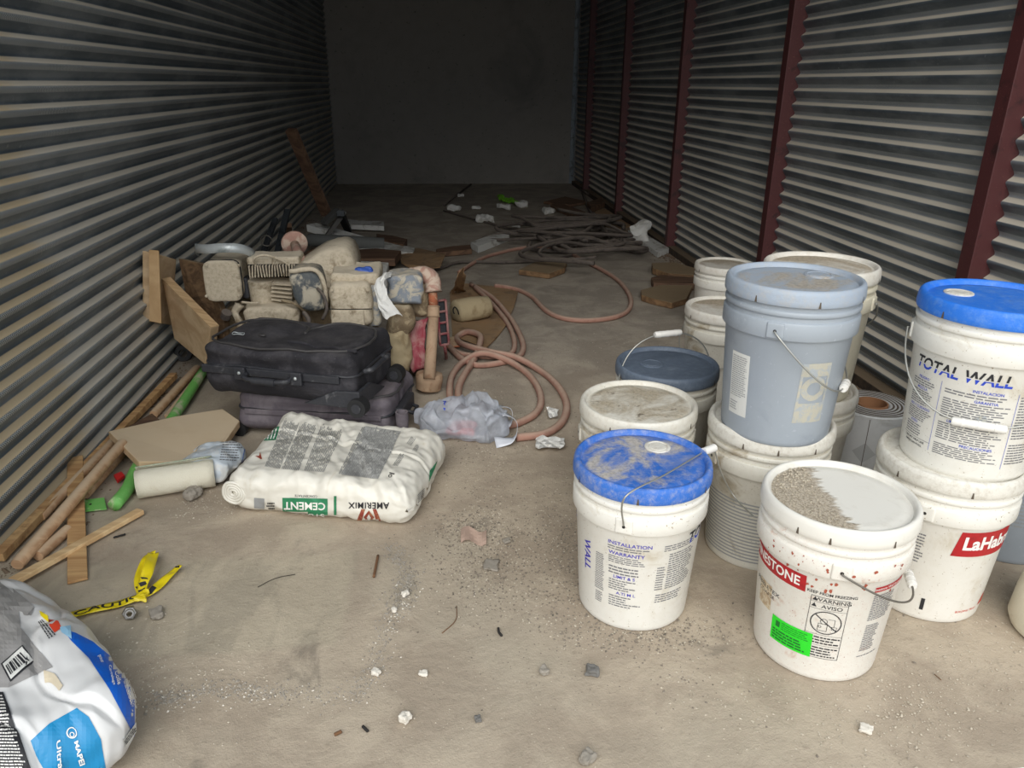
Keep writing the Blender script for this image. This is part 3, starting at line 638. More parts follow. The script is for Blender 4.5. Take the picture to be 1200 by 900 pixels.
decal(D, 'lettering', Art().text('American', .142, .0, .013, .02, .2).text('for All', .148, -.012, .010, .02, .2).text('EIFS', .155, -.022, .010, .02, .2), 'ink', td, .232)
ar = Art().text('INSTALACION', .052, .190, .0088, .012).text('GARANTIA', .052, .168, .0088, .012).text('LIMITE Y RECURSOS', -.006 + .03, .112, .008, .012).text('PRECAUCIONES', .052, .062, .0085, .012)
ar.text('PELIGRO', -.082, .186, .008, .01).text('MEZCLA', -.082, .162, .008, .01).text('USO Y CUIDADO', -.082, .118, .008, .01).text('AVISO', -.088, .082, .008, .01)
ar.rect(-.0375, .03, -.0367, .195).rect(.108, .02, .1088, .195); decal(D, 'lettering', ar, 'ink_blue', td, .014)
ar = Art().lines(-.115, .166, -.045, .182, 3, 61).lines(-.115, .124, -.045, .158, 7, 62).lines(-.115, .086, -.045, .114, 6, 63).lines(-.112, .050, -.060, .078, 5, 64).rect(-.118, .046, -.0367, .0468)
ar.lines(-.028, .173, .100, .185, 2, 65).lines(-.028, .117, .100, .164, 9, 66).lines(-.028, .067, .100, .108, 8, 67).lines(-.028, .030, .100, .058, 6, 68).lines(.114, .09, .17, .19, 16, 69).lines(.114, .03, .17, .08, 8, 70)
decal(D, 'fine_print', ar, 'ink_soft', td, .014)
decal(D, 'lettering', Art().text('1-800 MIX HELP LINE', -.080, .040, .0068, .012).text('AMERICAN WALL', -.080, .031, .0068, .012), 'ink', td, .014)
decal(D, 'stain', Art().poly([(.02 * math.cos(i * .5) * (1 + .3 * math.sin(i * 2.3)) * .5 + .050, .1 + .010 * math.sin(i * .5) * (1 + .3 * math.cos(i * 3.1))) for i in range(12)]), 'tan_label', td, .045, label='tan splash mark')

# --- E and F: grey blue pail on a white one
cE = (.838, 1.672, 0); E_ = pail('white pail with grey striped print, under the blue grey pail', cE, 'white_dirty', 'lidE', pang(cE, 835, 530, .293), slots=[pang(cE, u, 540, .35) for u in (848, 915, 975)])
te = pang(cE, 865, 620, .1); ar = Art()
for i in range(18): ar.rect(-.12 + .004 * (i % 3), .022 + i * .0098, .13 - .006 * (i % 4), .0262 + i * .0098)
decal(E_, 'grey_stripes', ar, 'grey_ink', te, 0, label='grey lines of worn print')
zF = .3684; cF = (.829, 1.640, zF); eF = pang(cF, 905, 388, zF + .293)
F_ = pail('blue grey pail with a white side label, standing on a white pail', cF, 'grey_pl', 'lidF', eF, (.075, .035, .034), slots=[pang(cF, u, 350, zF + .35) for u in (884, 950, 1008)])
bail(F_, eF + math.pi, R(44), .208, True, 'wire', gl=.055)
tf = pang(cF, 856, 440, zF + .16); decal(F_, 'paper_label', Art().rect(-.030, -.08, .026, .075), 'label_white', tf, .135, .0007, label='white paper label')
decal(F_, 'fine_print', Art().lines(-.026, -.035, .022, .068, 20, 71).lines(-.026, -.07, .0, -.045, 4, 72), 'grey_ink', tf, .135, .0013)
tg = pang(cF, 936, 460, zF + .12)
decal(F_, 'faded_label', Art().rect(-.036, .030, .036, .062).ring(0, 0, .030, .014, 30).rect(-.036, -.085, .036, -.036).rect(-.036, .03, -.03, -.06).rect(.03, -.06, .036, .03), 'tan_label', tg, .150, .0006, label='tan remains of a peeled label')

# --- G and H behind
cG = (1.040, 1.915, 0); G_ = pail('white pail with a red label, under the tall stack behind the blue grey pail', cG, 'white_dirty', 'lidW', pang(cG, 990, 480, .293), scale=.96)
decal(G_, 'red_band', Art().rect(-.09, -.05, .09, .05), 'red_ink', pang(cG, 985, 500, .18), .20)
cH = (1.030, 1.905, .3684 * .96); eH = pang(cH, 1031, 342, .66)
H_ = pail('ivory topped white pail on the back stack, its lid the highest of all', cH, 'ivory', 'lidW', eH, scale=.96)
bail(H_, eH + math.pi, R(48), .180, False, 'wire')
th_ = pang(cH, 1010, 385, .60); decal(H_, 'red_band', Art().rect(-.10, -.035, .045, .035), 'red_ink', th_, .210)
decal(H_, 'lettering', Art().text('FINESTONE', -.03, 0, .030, .02), 'white_ink', th_, .210, .0013)
decal(H_, 'sample_print', Art().rect(-.06, -.03, .03, .04), 'tan_box', th_, .13); decal(H_, 'fine_print', Art().lines(-.05, -.05, .03, -.02, 4, 77), 'ink', th_, .12, .001)

# --- I, J, K, L
cI = (.529, 1.801, 0); I_ = pail('low white pail with a speckled dirty lid, behind the caked blue one', cI, 'white_dirty', 'lidI', pang(cI, 800, 510, .293) + .3, slots=[pang(cI, u, 500, .35) for u in (720, 765, 812)])
cJ = (.692, 2.086, 0); eJ = pang(cJ, 843, 445, .293) - .06
J_ = pail('white pail with a slate blue lid and upright wire handle', cJ, 'white_dirty', 'lidJ', eJ + math.pi, (-.045, .01, .036))
bail(J_, eJ + math.pi, R(176), .178, True, 'wire', gl=.088)
cL = (1.100, 2.680, 0); eL = pang(cL, 806, 375, .293)
L_ = pail('dusty white pail with a dangling wire handle, in front of the smallest pail', cL, 'white_dirty', 'lidW', eL); bail(L_, eL + math.pi, R(52), .18, False, 'wire')
decal(L_, 'fine_print', Art().lines(-.05, -.05, .05, .03, 8, 78), 'grey_ink', pang(cL, 825, 400, .2), .2)
cK = (1.405, 3.500, 0); K_ = pail('farthest white pail beside the broken planks', cK, 'white_pl', 'lidW', None, scale=.94)
# --- at the right edge
cN = (1.520, 1.640, 0); N_ = pail('blue grey tinted pail mostly cut off, behind the red labelled pail at the right edge', cN, 'grey_pl', 'lidF', None)
decal(N_, 'grey_stripes', Art().lines(-.06, -.06, .06, .05, 10, 81, .45, .1), 'grey_ink', pang(cN, 1190, 620, .15), .17)
cO = (1.395, 1.262, 0); m = MB(); m.lathe([(0, .002), (.085, 0), (.100, .006), (.108, .025), (.104, .09), (.094, .16), (.070, .205), (.040, .225), (.030, .232), (.030, .262), (.034, .264), (.034, .290), (0, .292)], 48, cO)
single('plastic_jug', m, 'ivory', 'ivory plastic jug barely showing at the right edge, nearest the threshold', 'jug', smooth='a')

# --- wrapped roll of membrane behind
cR = (1.400, 2.130, 0)
t = thing('membrane_roll', 'upright roll wrapped in whitish film with a cardboard core', 'roll', cR)
mb = MB(); mb.lathe([(.050, .002), (.118, 0), (.122, .004), (.122, .196), (.118, .20), (.054, .20), (.050, .196), (.050, .002)], 56); obj('wrap', mb, 'foil', t, smooth='a')
mb = MB()
for r in (.064, .076, .088, .100, .112): mb.lathe([(r - .003, .2002), (r, .2020), (r + .003, .2002)], 48)
obj('layer_edges', mb, 'slot', t, smooth=True, kind='stuff')
mb = MB(); mb.lathe([(.049, .003), (.049, .203), (.044, .203), (.044, .003), (.049, .003)], 40); obj('core', mb, 'cardtube', t, smooth='a')
aR = math.atan2(-cR[1], -cR[0] + .1)
def rw(off):
    def f(x, y): a = aR + x / .122; return Vector(((.122 + off) * math.cos(a), (.122 + off) * math.sin(a), y))
    return f
obj('diamond_label', Art().poly([(0, .04), (.035, .075), (0, .11), (-.035, .075)]).mesh(rw(.0008), .012), flat('pale_label', c(172, 174, 174), .5), t)
obj('seam', Art().rect(-.001, .01, .001, .19).mesh(rw(.0008), .02), 'slot', t)

# ================================================================== LEFT SIDE: SUITCASES, BAGS
def frame(loc, rz, tilt=(0, 0)):
    return Matrix.Translation(Vector(loc)) @ Matrix.Rotation(rz, 4, 'Z') @ Matrix.Rotation(tilt[0], 4, 'X') @ Matrix.Rotation(tilt[1], 4, 'Y')
def suitcase(name, label, loc, rz, h, fab, tilt=(0, 0), top_puff=.02, group=None, seed=1):
    """lying flat: length X, depth Y, height Z; the carry handle faces -Y; wheels at +X"""
    t = thing(name, label, 'suitcase', loc, 0, group); t.rotation_euler = (tilt[0], tilt[1], rz)
    L, D, H = h; sd = Vector((seed * 3.1, seed, 0))
    def dfm(p):
        f = max(0, 1 - (p.x / L) ** 4) * max(0, 1 - (p.y / D) ** 4); q = Vector(p)
        q += noise.noise_vector(p * 9 + sd) * .010 + noise.noise_vector(p * 26 + sd) * .0035
        if p.z > 0: q.z += top_puff * f * (noise.noise(p * 7 + sd) * 1.2 - .1)
        if p.y < 0: q.y += .008 * math.sin(p.z * 60)
        q.z += H; return q
    b = MB(); b.rbox((L, D, H), .035, 26, dfm); obj('body', b, fab, t, smooth=True)
    # flap pocket on the top, welts, zip tracks
    def top(x, y, dz=.0): return dfm(Vector((x, y, H))) + Vector((0, 0, dz))
    for z0 in (.62, .78) if H > .09 else (.6,):
        pts = []
        for k in range(90):
            a = 2 * math.pi * k / 90; cx, sy = math.cos(a), math.sin(a); m = max(abs(cx) , abs(sy))
            e = .18; x = (abs(cx) ** e) * (1 if cx > 0 else -1) * (L - .004); y = (abs(sy) ** e) * (1 if sy > 0 else -1) * (D - .004)
            pts.append(dfm(Vector((x, y, H * (2 * z0 - 1)))) + Vector((cx, sy, 0)) * .008)
        m_ = MB(); m_.tube(pts, .005, 8, closed=True); obj('piping', m_, 'black_pl', t, smooth=True)
    fl_ = MB(); x0, x1, y0, y1 = -L * .86, L * .86, -D * .80, D * .62
    ol = smoothpath([(x0, y0, 0), (x1, y0 * .9, 0), (x1, y1, 0), (L * .1, y1 * 1.05, 0), (L * .02, y1 * .3, 0), (-L * .1, y1, 0), (x0, y1, 0)], 10, True)
    fl_.tube([top(p.x, p.y, .002) for p in ol], .0045, 8, closed=True); obj('zip_track', fl_, 'zip', t, smooth=True, label='dusty zip line round the top pocket')
    return t, dfm
S1, d1 = suitcase('suitcase', 'dusty black suitcase lying on top of the plum one', (-.462, 2.540, .164), R(-19), (.268, .175, .090), 'fabric_black', (R(-1), R(0)), .014)
h = (.268, .175, .098)
def put(mb, fn): mb.v = [fn(p) for p in mb.v]; return mb
m = MB(); m.box((-.02, -.183, .098), (.49, .010, .026)); obj('side_strap', m.jit(.002, 20), 'black_pl', S1, bevel=.003)
m = MB(); m.tube(smoothpath([(-.095, -.198, .096), (-.09, -.222, .092), (-.04, -.230, .088), (.01, -.230, .088), (.06, -.222, .092), (.065, -.198, .096)], 6), [.008] * 31, 10); hd_ = obj('carry_handle', m, 'black_pl', S1, smooth=True)
m = MB(); m.tube([(-.055, -.229, .088), (.025, -.229, .088)], .0125, 12); obj('handle_sleeve', m, 'black_pl', hd_, smooth='a')
for x in (-.115, .085):
    m = MB(); m.box((x, -.201, .097), (.040, .012, .044)); o_ = obj('handle_mount', m, 'black_pl', S1, bevel=.004)
    m = MB(); m.lathe([(0, 0), (.006, 0), (.005, .003), (0, .004)], 12, (0, 0, 0), Matrix.Rotation(R(90), 3, 'X')); m.v = [p + Vector((x, -.207, .100)) for p in m.v]; obj('rivet', m, 'galv', o_, smooth=True)
m = MB(); m.prism([(.10, -.196, .012), (.29, -.196, .010), (.29, -.196, .070), (.215, -.196, .066)], .014, (0, -1, 0)); o_ = obj('corner_guard', m, 'black_pl', S1, bevel=.004)
m = MB(); m.prism([(.297, -.196, .012), (.297, .02, .012), (.297, -.10, .070), (.297, -.196, .070)], .012, (1, 0, 0)); obj('corner_guard', m, 'black_pl', S1, bevel=.004)
for y in (-.188, .135):
    m = MB(); m.tube([(.272, y - .026, .020), (.272, y + .014, .020)], .031, 24); m.v = [p + Vector((.020, 0, 0)) for p in m.v]; w_ = obj('wheel', m, 'rubber', S1, smooth='a')
    m = MB(); m.tube([(.292, y - .029, .020), (.292, y + .016, .020)], .016, 16); obj('wheel_hub', m, 'black_pl', w_, smooth='a')
m = MB(); m.tube(smoothpath([(.292, -.14, .12), (.318, -.13, .128), (.320, -.06, .132), (.320, .0, .132), (.292, .01, .125)], 6), .009, 8); obj('end_handle', m, 'black_pl', S1, smooth=True)
m = MB(); m.tube([Vector((-.19 + .022 * math.cos(a * .35), -.07 + .012 * math.sin(a * .35), .188 + .002 * math.sin(a))) for a in range(18)], .0016, 6, closed=True); obj('zip_pull', m, 'galv', S1, smooth=True)
m = MB(); m.lathe([(0, .004), (.012, .003), (.014, 0)], 20, (-.11, -.055, .184)); put(m, lambda p: Vector((p.x, (p.y + .055) * .55 - .055, p.z))); obj('badge', m, 'zip', S1, smooth=True)
m = MB(); m.tube([top_ for top_ in [d1(Vector((.015 + .25 * t_, -.10 + .02 * math.sin(t_ * 5), .090))) + Vector((0, 0, .003)) for t_ in [i / 20 for i in range(21)]]], .006, 8); obj('fold', m, 'fabric_black', S1, smooth=True)
S2, d2 = suitcase('suitcase', 'dusty plum coloured suitcase underneath the black one', (-.385, 2.585, .012), R(-13), (.270, .165, .073), 'fabric_purple', (0, 0), .006, seed=4)
m = MB(); m.tube([(-.27, -.150, .012), (-.27, -.175, .012)], .026, 22); obj('wheel', m, 'rubber', S2, smooth='a')
m = MB(); m.box((.283, -.02, .070), (.03, .16, .05)); obj('end_bracket', m.jit(.002, 30), 'black_pl', S2, bevel=.006)
m = MB(); m.lathe([(.0, 0), (.020, 0), (.022, .03), (.022, .06), (.016, .06), (.015, .03), (0, .03)], 20, (.300, -.125, .035)); obj('wheel_pocket', m, 'fabric_purple', S2, smooth='a')
m = MB(); m.box((.0, -.172, .085), (.48, .006, .018)); obj('side_strap', m.jit(.002, 20), 'fabric_purple', S2, bevel=.002)
m = MB(); m.tube([(.285, -.03, .06), (.315, -.03, .05), (.315, .03, .05), (.285, .03, .06)], .007, 8); obj('end_handle', m, 'black_pl', S2, smooth=True)

def drape(target_obj, mw, off=.0012, step_px=None):
    """function that lays pixel-space print onto the surface of a built object"""
    me = target_obj.data; bv = BVHTree.FromPolygons([mw @ v.co for v in me.vertices], [tuple(p.vertices) for p in me.polygons]); inv = mw.inverted()
    def f(u, v):
        hit = bv.ray_cast(CAM, ray(u, -v).normalized())
        if hit[0] is None: return None
        n = hit[1] if hit[1].dot(CAM - hit[0]) > 0 else -hit[1]
        return inv @ (hit[0] + n * off)
    return f
def print_on(parent, fn, name, art, mat, step, **k):
    mb = art.mesh(fn, step)
    return obj(name, mb, mat, parent, **k) if mb.f else None

# --- cement sack
cb = Vector((-.290, 2.092, 0)); rzb = R(-14.9)
def sackf(p):
    q = Vector(p); x, y, z = p
    q.z += .010 * noise.noise(Vector((x * 6, y * 6, 1))) if z > 0 else 0
    if z > 0: q.z += -.010 * math.exp(-((x * .8 + y * .55 - .01) / .02) ** 2) - .006 * math.exp(-((x * .9 + y * .3 + .06) / .018) ** 2) + .010 * (1 - (x / .29) ** 2) + .030 * max(0, y) / .2 * max(0, -x + .05) / .3
    q += noise.noise_vector(p * 17) * .006 + noise.noise_vector(p * 45) * .0030
    if z > 0:
        for (a, b, c_, w_, dp) in ((.80, .60, .02, .009, .005), (.86, .50, -.035, .008, .004), (.74, .66, .055, .008, .003), (.92, .38, -.13, .008, .003), (.97, .22, .16, .008, .003), (.2, .98, .03, .005, .004)):
            d_ = x * a + y * b - c_ + .012 * noise.noise(Vector((x * 8, y * 8, a * 9))); q.z -= dp * math.exp(-(d_ / w_) ** 2) - dp * .6 * math.exp(-((d_ - .013) / w_) ** 2)
    cr = noise.noise(Vector(((x + y * .35) * 34, (y - x * .2) * 5, 7))); q.z += .0035 * cr * (1 if z > 0 else 0)
    if x > .2: q.z -= .022 * ((x - .2) / .09) ** 2 * (1 if z > 0 else 0)
    return q + Vector((0, 0, .060))
SK = thing('cement_sack', 'white printed cement sack lying flat in front of the suitcases', 'sack', cb, rzb)
m = MB(); m.rbox((.277, .208, .060), .046, 84, sackf); sk = obj('sack', m, 'bag_white', SK, smooth=True)
mwS = Matrix.Translation(cb) @ Matrix.Rotation(rzb, 4, 'Z')
sf = drape(sk, mwS, .0020)
m = MB()
for r_ in (.034, .026, .018, .010): m.tube([Vector((-.246 + r_ * .9 * math.cos(a * .3), -.206 - .002 * (.04 - r_) * 10, .064 + r_ * math.sin(a * .3))) for a in range(21)], .0045, 8, closed=True)
obj('rolled_corner', m.jit(.004, 30), 'bag_white', SK, smooth=True)
def quad_art(corners):
    """art space [0,1]x[0,1] -> pixel quad corners (bl, br, tr, tl), pixel y negated"""
    (a, b, c_, d) = [Vector((p[0], -p[1])) for p in corners]
    def g(x, y): p = a * (1 - x) * (1 - y) + b * x * (1 - y) + c_ * x * y + d * (1 - x) * y; return (p.x, p.y)
    return g
def warp(ar, g): a2 = Art(); a2.v = [g(x, y) for x, y in ar.v]; a2.f = list(ar.f); return a2
def cutwarp(ar, g, n=12):
    a = Art(); a.v = ar.v; a.f = ar.f; mb = a.mesh(lambda x, y: Vector((x, y, 0)), 1.0 / n); a2 = Art(); a2.v = [g(p.x, p.y) for p in mb.v]; a2.f = mb.f; return a2
def P_(par, fn, nm, corners, ar, mat, step=7, **k):
    return print_on(par, fn, nm, cutwarp(ar, quad_art(corners), 10 if nm != 'fine_print' else 4), mat, min(step, 5), **k)
def vlines(n, seed, fill=.5): 
    a = Art().lines(0, 0, 1, 1, n, seed, fill, .12); return a
# blocks of small text on the top (text columns run towards the front edge)
P_(SK, sf, 'fine_print', [(310, 547), (335, 490), (352, 494), (328, 550)], vlines(13, 4), 'ink_pale', 9)
P_(SK, sf, 'fine_print', [(330, 550), (354, 494), (372, 498), (350, 552)], vlines(12, 5), 'ink_pale', 9)
P_(SK, sf, 'fine_print', [(356, 552), (377, 496), (404, 502), (380, 554)], vlines(14, 6), 'ink_pale', 9)
P_(SK, sf, 'grey_panel', [(400, 557), (428, 500), (470, 506), (443, 562)], Art().rect(0, 0, 1, 1), flat('pale_grey_print', c(176, 176, 172)), 6)
sf2 = drape(sk, mwS, .0032)
P_(SK, sf2, 'fine_print', [(396, 556), (426, 498), (470, 506), (443, 562)], vlines(26, 7, .55), 'ink_pale', 9)
P_(SK, sf, 'green_block', [(308, 517), (314, 500), (328, 500), (323, 516)], Art().rect(0, 0, 1, 1), 'green_ink', 6); P_(SK, sf2, 'lettering', [(309, 516), (314, 501), (327, 501), (322, 515)], Art().lines(0, 0, 1, 1, 4, 9, .5), 'white_ink', 9)
P_(SK, sf, 'small_emblem', [(299, 535), (305, 530), (309, 538), (304, 539)], Art().poly([(0, 0), (.5, .4), (1, 0), (.7, 1), (.3, 1)]), 'brown_ink', 6)
for cr, sd in (([(476, 520), (482, 512), (488, 514), (482, 523)], 1), ([(460, 546), (470, 530), (476, 532), (466, 547)], 2), ([(483, 528), (488, 520), (492, 522), (488, 530)], 3)):
    P_(SK, sf, 'fine_print', cr, Art().lines(0, 0, 1, 1, 4, sd + 20, .5), 'ink_pale', 9)
P_(SK, sf, 'fine_print', [(452, 559), (456, 553), (464, 555), (460, 561)], Art().ring(.3, .5, .3, .12, 14).rect(.7, .1, .9, .9), 'ink', 9)
# front edge: everything upside down
def flip(g): return lambda x, y: g(1 - x, 1 - y)
def PF(nm, corners, ar, mat, off=sf, **k): return print_on(SK, off, nm, cutwarp(ar, flip(quad_art(corners)), 8), mat, 6, **k)
PF('green_block', [(332, 608), (384, 609), (384, 584), (331, 583)], Art().rect(0, 0, 1, 1), 'green_ink', label='green block with white capitals')
PF('lettering', [(332, 608), (384, 609), (384, 584), (331, 583)], Art().text('CEMENT', .5, .34, .30, .02, sx=.80, sy=1.6).text('STUCCO', .5, .78, .24, .01, sx=.9, sy=1.1), 'white_ink', sf2)
PF('lettering', [(345, 583), (373, 584), (373, 579), (345, 578)], Art().text('CONCENTRATE', .5, .5, .13, .0, sy=6), 'ink')
PF('green_bar', [(391.5, 609), (394.5, 609), (394.5, 581), (391.5, 581)], Art().rect(0, 0, 1, 1), 'green_ink')
PF('lettering', [(405, 597), (460, 598), (460, 586), (405, 586)], Art().text('AMERIMIX', .5, .5, .175, .02, sx=1.0, sy=5.0, space=1.1), 'ink')
PF('brand_emblem', [(417, 613), (448, 614), (448, 596), (417, 596)], Art().poly([(0, 1), (.22, .0 + .02), (.36, .0 + .02), (.18, 1)]).poly([(1, 1), (.78, .02), (.64, .02), (.82, 1)]).poly([(.30, .55), (.5, .1), (.70, .55), (.5, .95)]), 'brown_ink', label='rust brown emblem of slanting strokes')
PF('emblem_face', [(417, 613), (448, 614), (448, 596), (417, 596)], Art().poly([(.42, .55), (.5, .34), (.58, .55), (.5, .78)]), 'label_white', sf2)
PF('lettering', [(297, 603), (322, 604), (322, 598), (297, 597)], Art().text('MIX 180', .5, .5, .28, .03, sx=.8, sy=3.6), 'ink')
PF('grey_panel', [(298, 595), (310, 596), (310, 584), (298, 583)], Art().rect(0, 0, 1, 1), 'grey_ink'); PF('fine_print', [(312, 600), (322, 600), (322, 588), (312, 588)], Art().lines(0, 0, 1, 1, 4, 30, .5), 'ink')
PF('green_block', [(502, 565), (509, 549), (512, 540), (503, 552)], Art().rect(0, 0, 1, 1), 'green_ink')
PF('grey_panel', [(489, 590), (496, 583), (497, 571), (488, 580)], Art().lines(0, 0, 1, 1, 5, 31, .6), 'ink_pale')

# --- small clear bag of white powder with blue band, left of the sack
sbl = Vector((-.700, 2.205, 0))
SB = thing('powder_bag', 'small whitish powder bag with a sky blue top, beside the cement sack', 'bag', sbl, R(-14))
def sbf(p):
    q = Vector(p) + noise.noise_vector(p * 22) * .010 + noise.noise_vector(p * 60) * .003
    q.z *= 1 - .35 * (abs(p.x) / .08) ** 2; return q + Vector((0, 0, .042))
m = MB(); m.rbox((.078, .085, .042), .036, 18, sbf); sb = obj('bag_body', m, dirty('milky_bag', c(196, 206, 214), c(216, 218, 216), .45, .6, 18, .4, bump=.1), SB, smooth=True)
m = MB(); m.grid(lambda a, b: Vector((-.072 - .028 * a, -.07 + .13 * b, .062 - .018 * a + .005 * math.sin(b * 9 + a * 4))), 6, 14); obj('sealed_edge', m, 'bag_shiny', SB, smooth=True, thick=.0015)
mwB = Matrix.Translation(sbl) @ Matrix.Rotation(R(-14), 4, 'Z'); bf = drape(sb, mwB)
P_(SB, bf, 'blue_band', [(256, 510), (290, 510), (287, 504), (258, 505)], Art().rect(0, 0, 1, 1), flat('sky_blue_print', c(60, 160, 206), .4), 5)
P_(SB, bf, 'fine_print', [(257, 540), (280, 541), (286, 514), (262, 514)], Art().lines(0, 0, 1, 1, 9, 33, .4), 'ink_soft', 9)
P_(SB, bf, 'blue_frame', [(282, 545), (291, 535), (294, 518), (287, 522)], Art().frame(0, 0, 1, 1, .12), 'bag_blue', 5)
mb = MB(); mb.prism([fl(253, 557, .006), fl(285, 556, .006), fl(300, 562, .006), fl(272, 568, .006), fl(256, 564, .006)], .005); single('rubber_flap', mb.jit(.004, 12), 'bhose', 'flat black rubber scrap under the small powder bag', 'scrap')

# --- big glossy sack in the near left corner
mo = Vector((-.845, 1.205, 0)); mrz = R(-50)
MP = thing('mortar_sack', 'big glossy white, teal and blue mortar sack in the near left corner', 'sack', mo, mrz)
def mpf(p):
    q = Vector(p); x, y, z = p
    if z > 0: q.z += .030 * (1 - (x / .30) ** 2) * (1 - (y / .19) ** 2) + .016 * noise.noise(Vector((x * 5, y * 5, 3))) - .020 * math.exp(-((y + .04 + .3 * x) / .03) ** 2)
    q += noise.noise_vector(p * 9) * .012 + noise.noise_vector(p * 26) * .004 + noise.noise_vector(Vector((x * 8, y * 50, z * 20))) * .003 - Vector((0, 0, .010 * max(0, 1 - abs(noise.noise(Vector((x * 4 + 3, y * 9, 2)))) * 9))) * (1 if z > 0 else 0)
    if x < -.08:
        k = min(1, (-x - .08) / .21); q.x *= 1 + .22 * k; q.y = q.y * (1 - (.35 if y > 0 else .75) * k) + .02 * k; q.z = q.z * (1 - .5 * k) + .01 * k
    q.y *= 1 - .12 * (x / .34) ** 2
    return Vector((q.x, q.y, max(.001, q.z + .080)))
m = MB(); m.rbox((.29, .18, .080), .070, 64, mpf); mp = obj('sack', m, 'bag_shiny', MP, smooth=True)
mwM = Matrix.Translation(mo) @ Matrix.Rotation(mrz, 4, 'Z'); mf = drape(mp, mwM, .0012); mf2 = drape(mp, mwM, .0024)
def PM(nm, pts, mat, fn=mf, **k): return print_on(MP, fn, nm, Art().poly([(a, -b) for a, b in pts]), mat, 5, **k)
PM('grey_band', [(-20, 660), (0, 682), (14, 694), (40, 714), (36, 722), (22, 716), (24, 736), (62, 782), (48, 788), (10, 806), (-20, 806)], 'bag_grey')
PM('grey_band', [(14, 690), (40, 712), (33, 722), (28, 722)], 'bag_grey', mf2)
PM('blue_panel', [(72, 737), (88, 742), (108, 752), (132, 772), (152, 800), (164, 832), (170, 870), (166, 880), (148, 846), (128, 808), (104, 772), (84, 752)], 'bag_blue')
PM('teal_panel', [(36, 868), (58, 848), (90, 830), (104, 840), (118, 866), (124, 902), (52, 902), (42, 886)], 'teal', label='pale to deep teal panel')
PM('orange_patch', [(56, 726), (68, 728), (72, 736), (64, 742), (58, 734)], 'orange_ink'); PM('yellow_patch', [(46, 716), (56, 722), (57, 730), (48, 722)], 'yellow')
PM('pale_blue_swirl', [(70, 736), (82, 734), (84, 750), (72, 742)], flat('pale_blue_print', c(150, 196, 224), .4), mf2)
PM('barcode_ground', [(1, 779), (26, 757), (40, 776), (12, 800)], 'ink', mf2); PM('barcode_ground', [(3, 779.5), (26, 759), (37.5, 775), (12.5, 797)], 'label_white', drape(mp, mwM, .0030))
print_on(MP, drape(mp, mwM, .0038), 'barcode', cutwarp(Art().rect(0, 0, .06, 1).rect(.1, 0, .14, 1).rect(.2, 0, .32, 1).rect(.36, 0, .40, 1).rect(.46, 0, .56, 1).rect(.62, 0, .66, 1).rect(.72, 0, .84, 1).rect(.9, 0, .96, 1), quad_art([(12, 792), (34, 775), (25, 765), (6, 782)]), 8), 'ink', 8)
PM('data_panel', [(-4, 812), (4, 812), (36, 902), (-4, 902)], 'ink', mf2)
print_on(MP, drape(mp, mwM, .0030), 'fine_print', cutwarp(Art().lines(0, 0, 1, 1, 24, 51, .45), quad_art([(0, 901), (34, 901), (2, 815), (0, 815)]), 6), 'white_ink', 8)
def PT(txt, corners, mat, bold=.01, sx=1, sy=1, size=.3): return print_on(MP, drape(mp, mwM, .0030), 'lettering', cutwarp(Art().text(txt, .5, .5, size, bold, sx=sx, sy=sy), quad_art(corners), 8), mat, 6)
# text reading down the page: corner order bl, br, tr, tl of the rotated line
PT('MAPEI', [(84, 868), (92, 900), (102, 896), (92, 864)], 'white_ink', .03, .95, 2.4, .34)
PT('Ultraflex', [(62, 865), (66, 930), (80, 926), (72, 860)], 'white_ink', .02, 1.0, 2.6, .24)
print_on(MP, drape(mp, mwM, .0030), 'round_emblem', Art().ring(84, -859, 6.5, 1.4, 20).ring(84, -861, 3, 1, 14), 'white_ink', 6)
for i, (tx, cr) in enumerate((('Carrelage', [(123, 778), (131, 810), (138, 806), (130, 775)]), ('Colle', [(131, 786), (136, 808), (143, 804), (138, 783)]), ('with Polymer', [(140, 790), (150, 828), (156, 824), (146, 787)]), ('pour', [(112, 768), (118, 782), (124, 778), (118, 765)]))):
    PT(tx, cr, 'white_ink', .01, .9 if len(tx) > 8 else 1.0, 2.6, .2 if len(tx) > 8 else .34)
print_on(MP, drape(mp, mwM, .0030), 'fine_print', cutwarp(Art().lines(0, 0, 1, 1, 6, 53, .45), quad_art([(143, 800), (154, 836), (162, 830), (150, 794)]), 6), 'white_ink', 8)
PM('small_label', [(143, 868), (158, 846), (161, 853), (147, 876)], 'label_white', mf2); print_on(MP, drape(mp, mwM, .0030), 'fine_print', cutwarp(Art().lines(0, 0, 1, 1, 3, 54, .5), quad_art([(146, 873), (160, 854), (157, 848), (144, 868)]), 6), 'ink', 8)
print_on(MP, mf2, 'fine_print', cutwarp(Art().lines(0, 0, 1, 1, 3, 55, .45, .1), quad_art([(44, 730), (58, 752), (66, 744), (50, 726)]), 6), 'ink', 8)
PM('dirt_smear', [(52, 786), (64, 790), (74, 804), (70, 810), (60, 800), (54, 800)], flat('dried_mud_smear', c(196, 184, 160), .8), mf2)

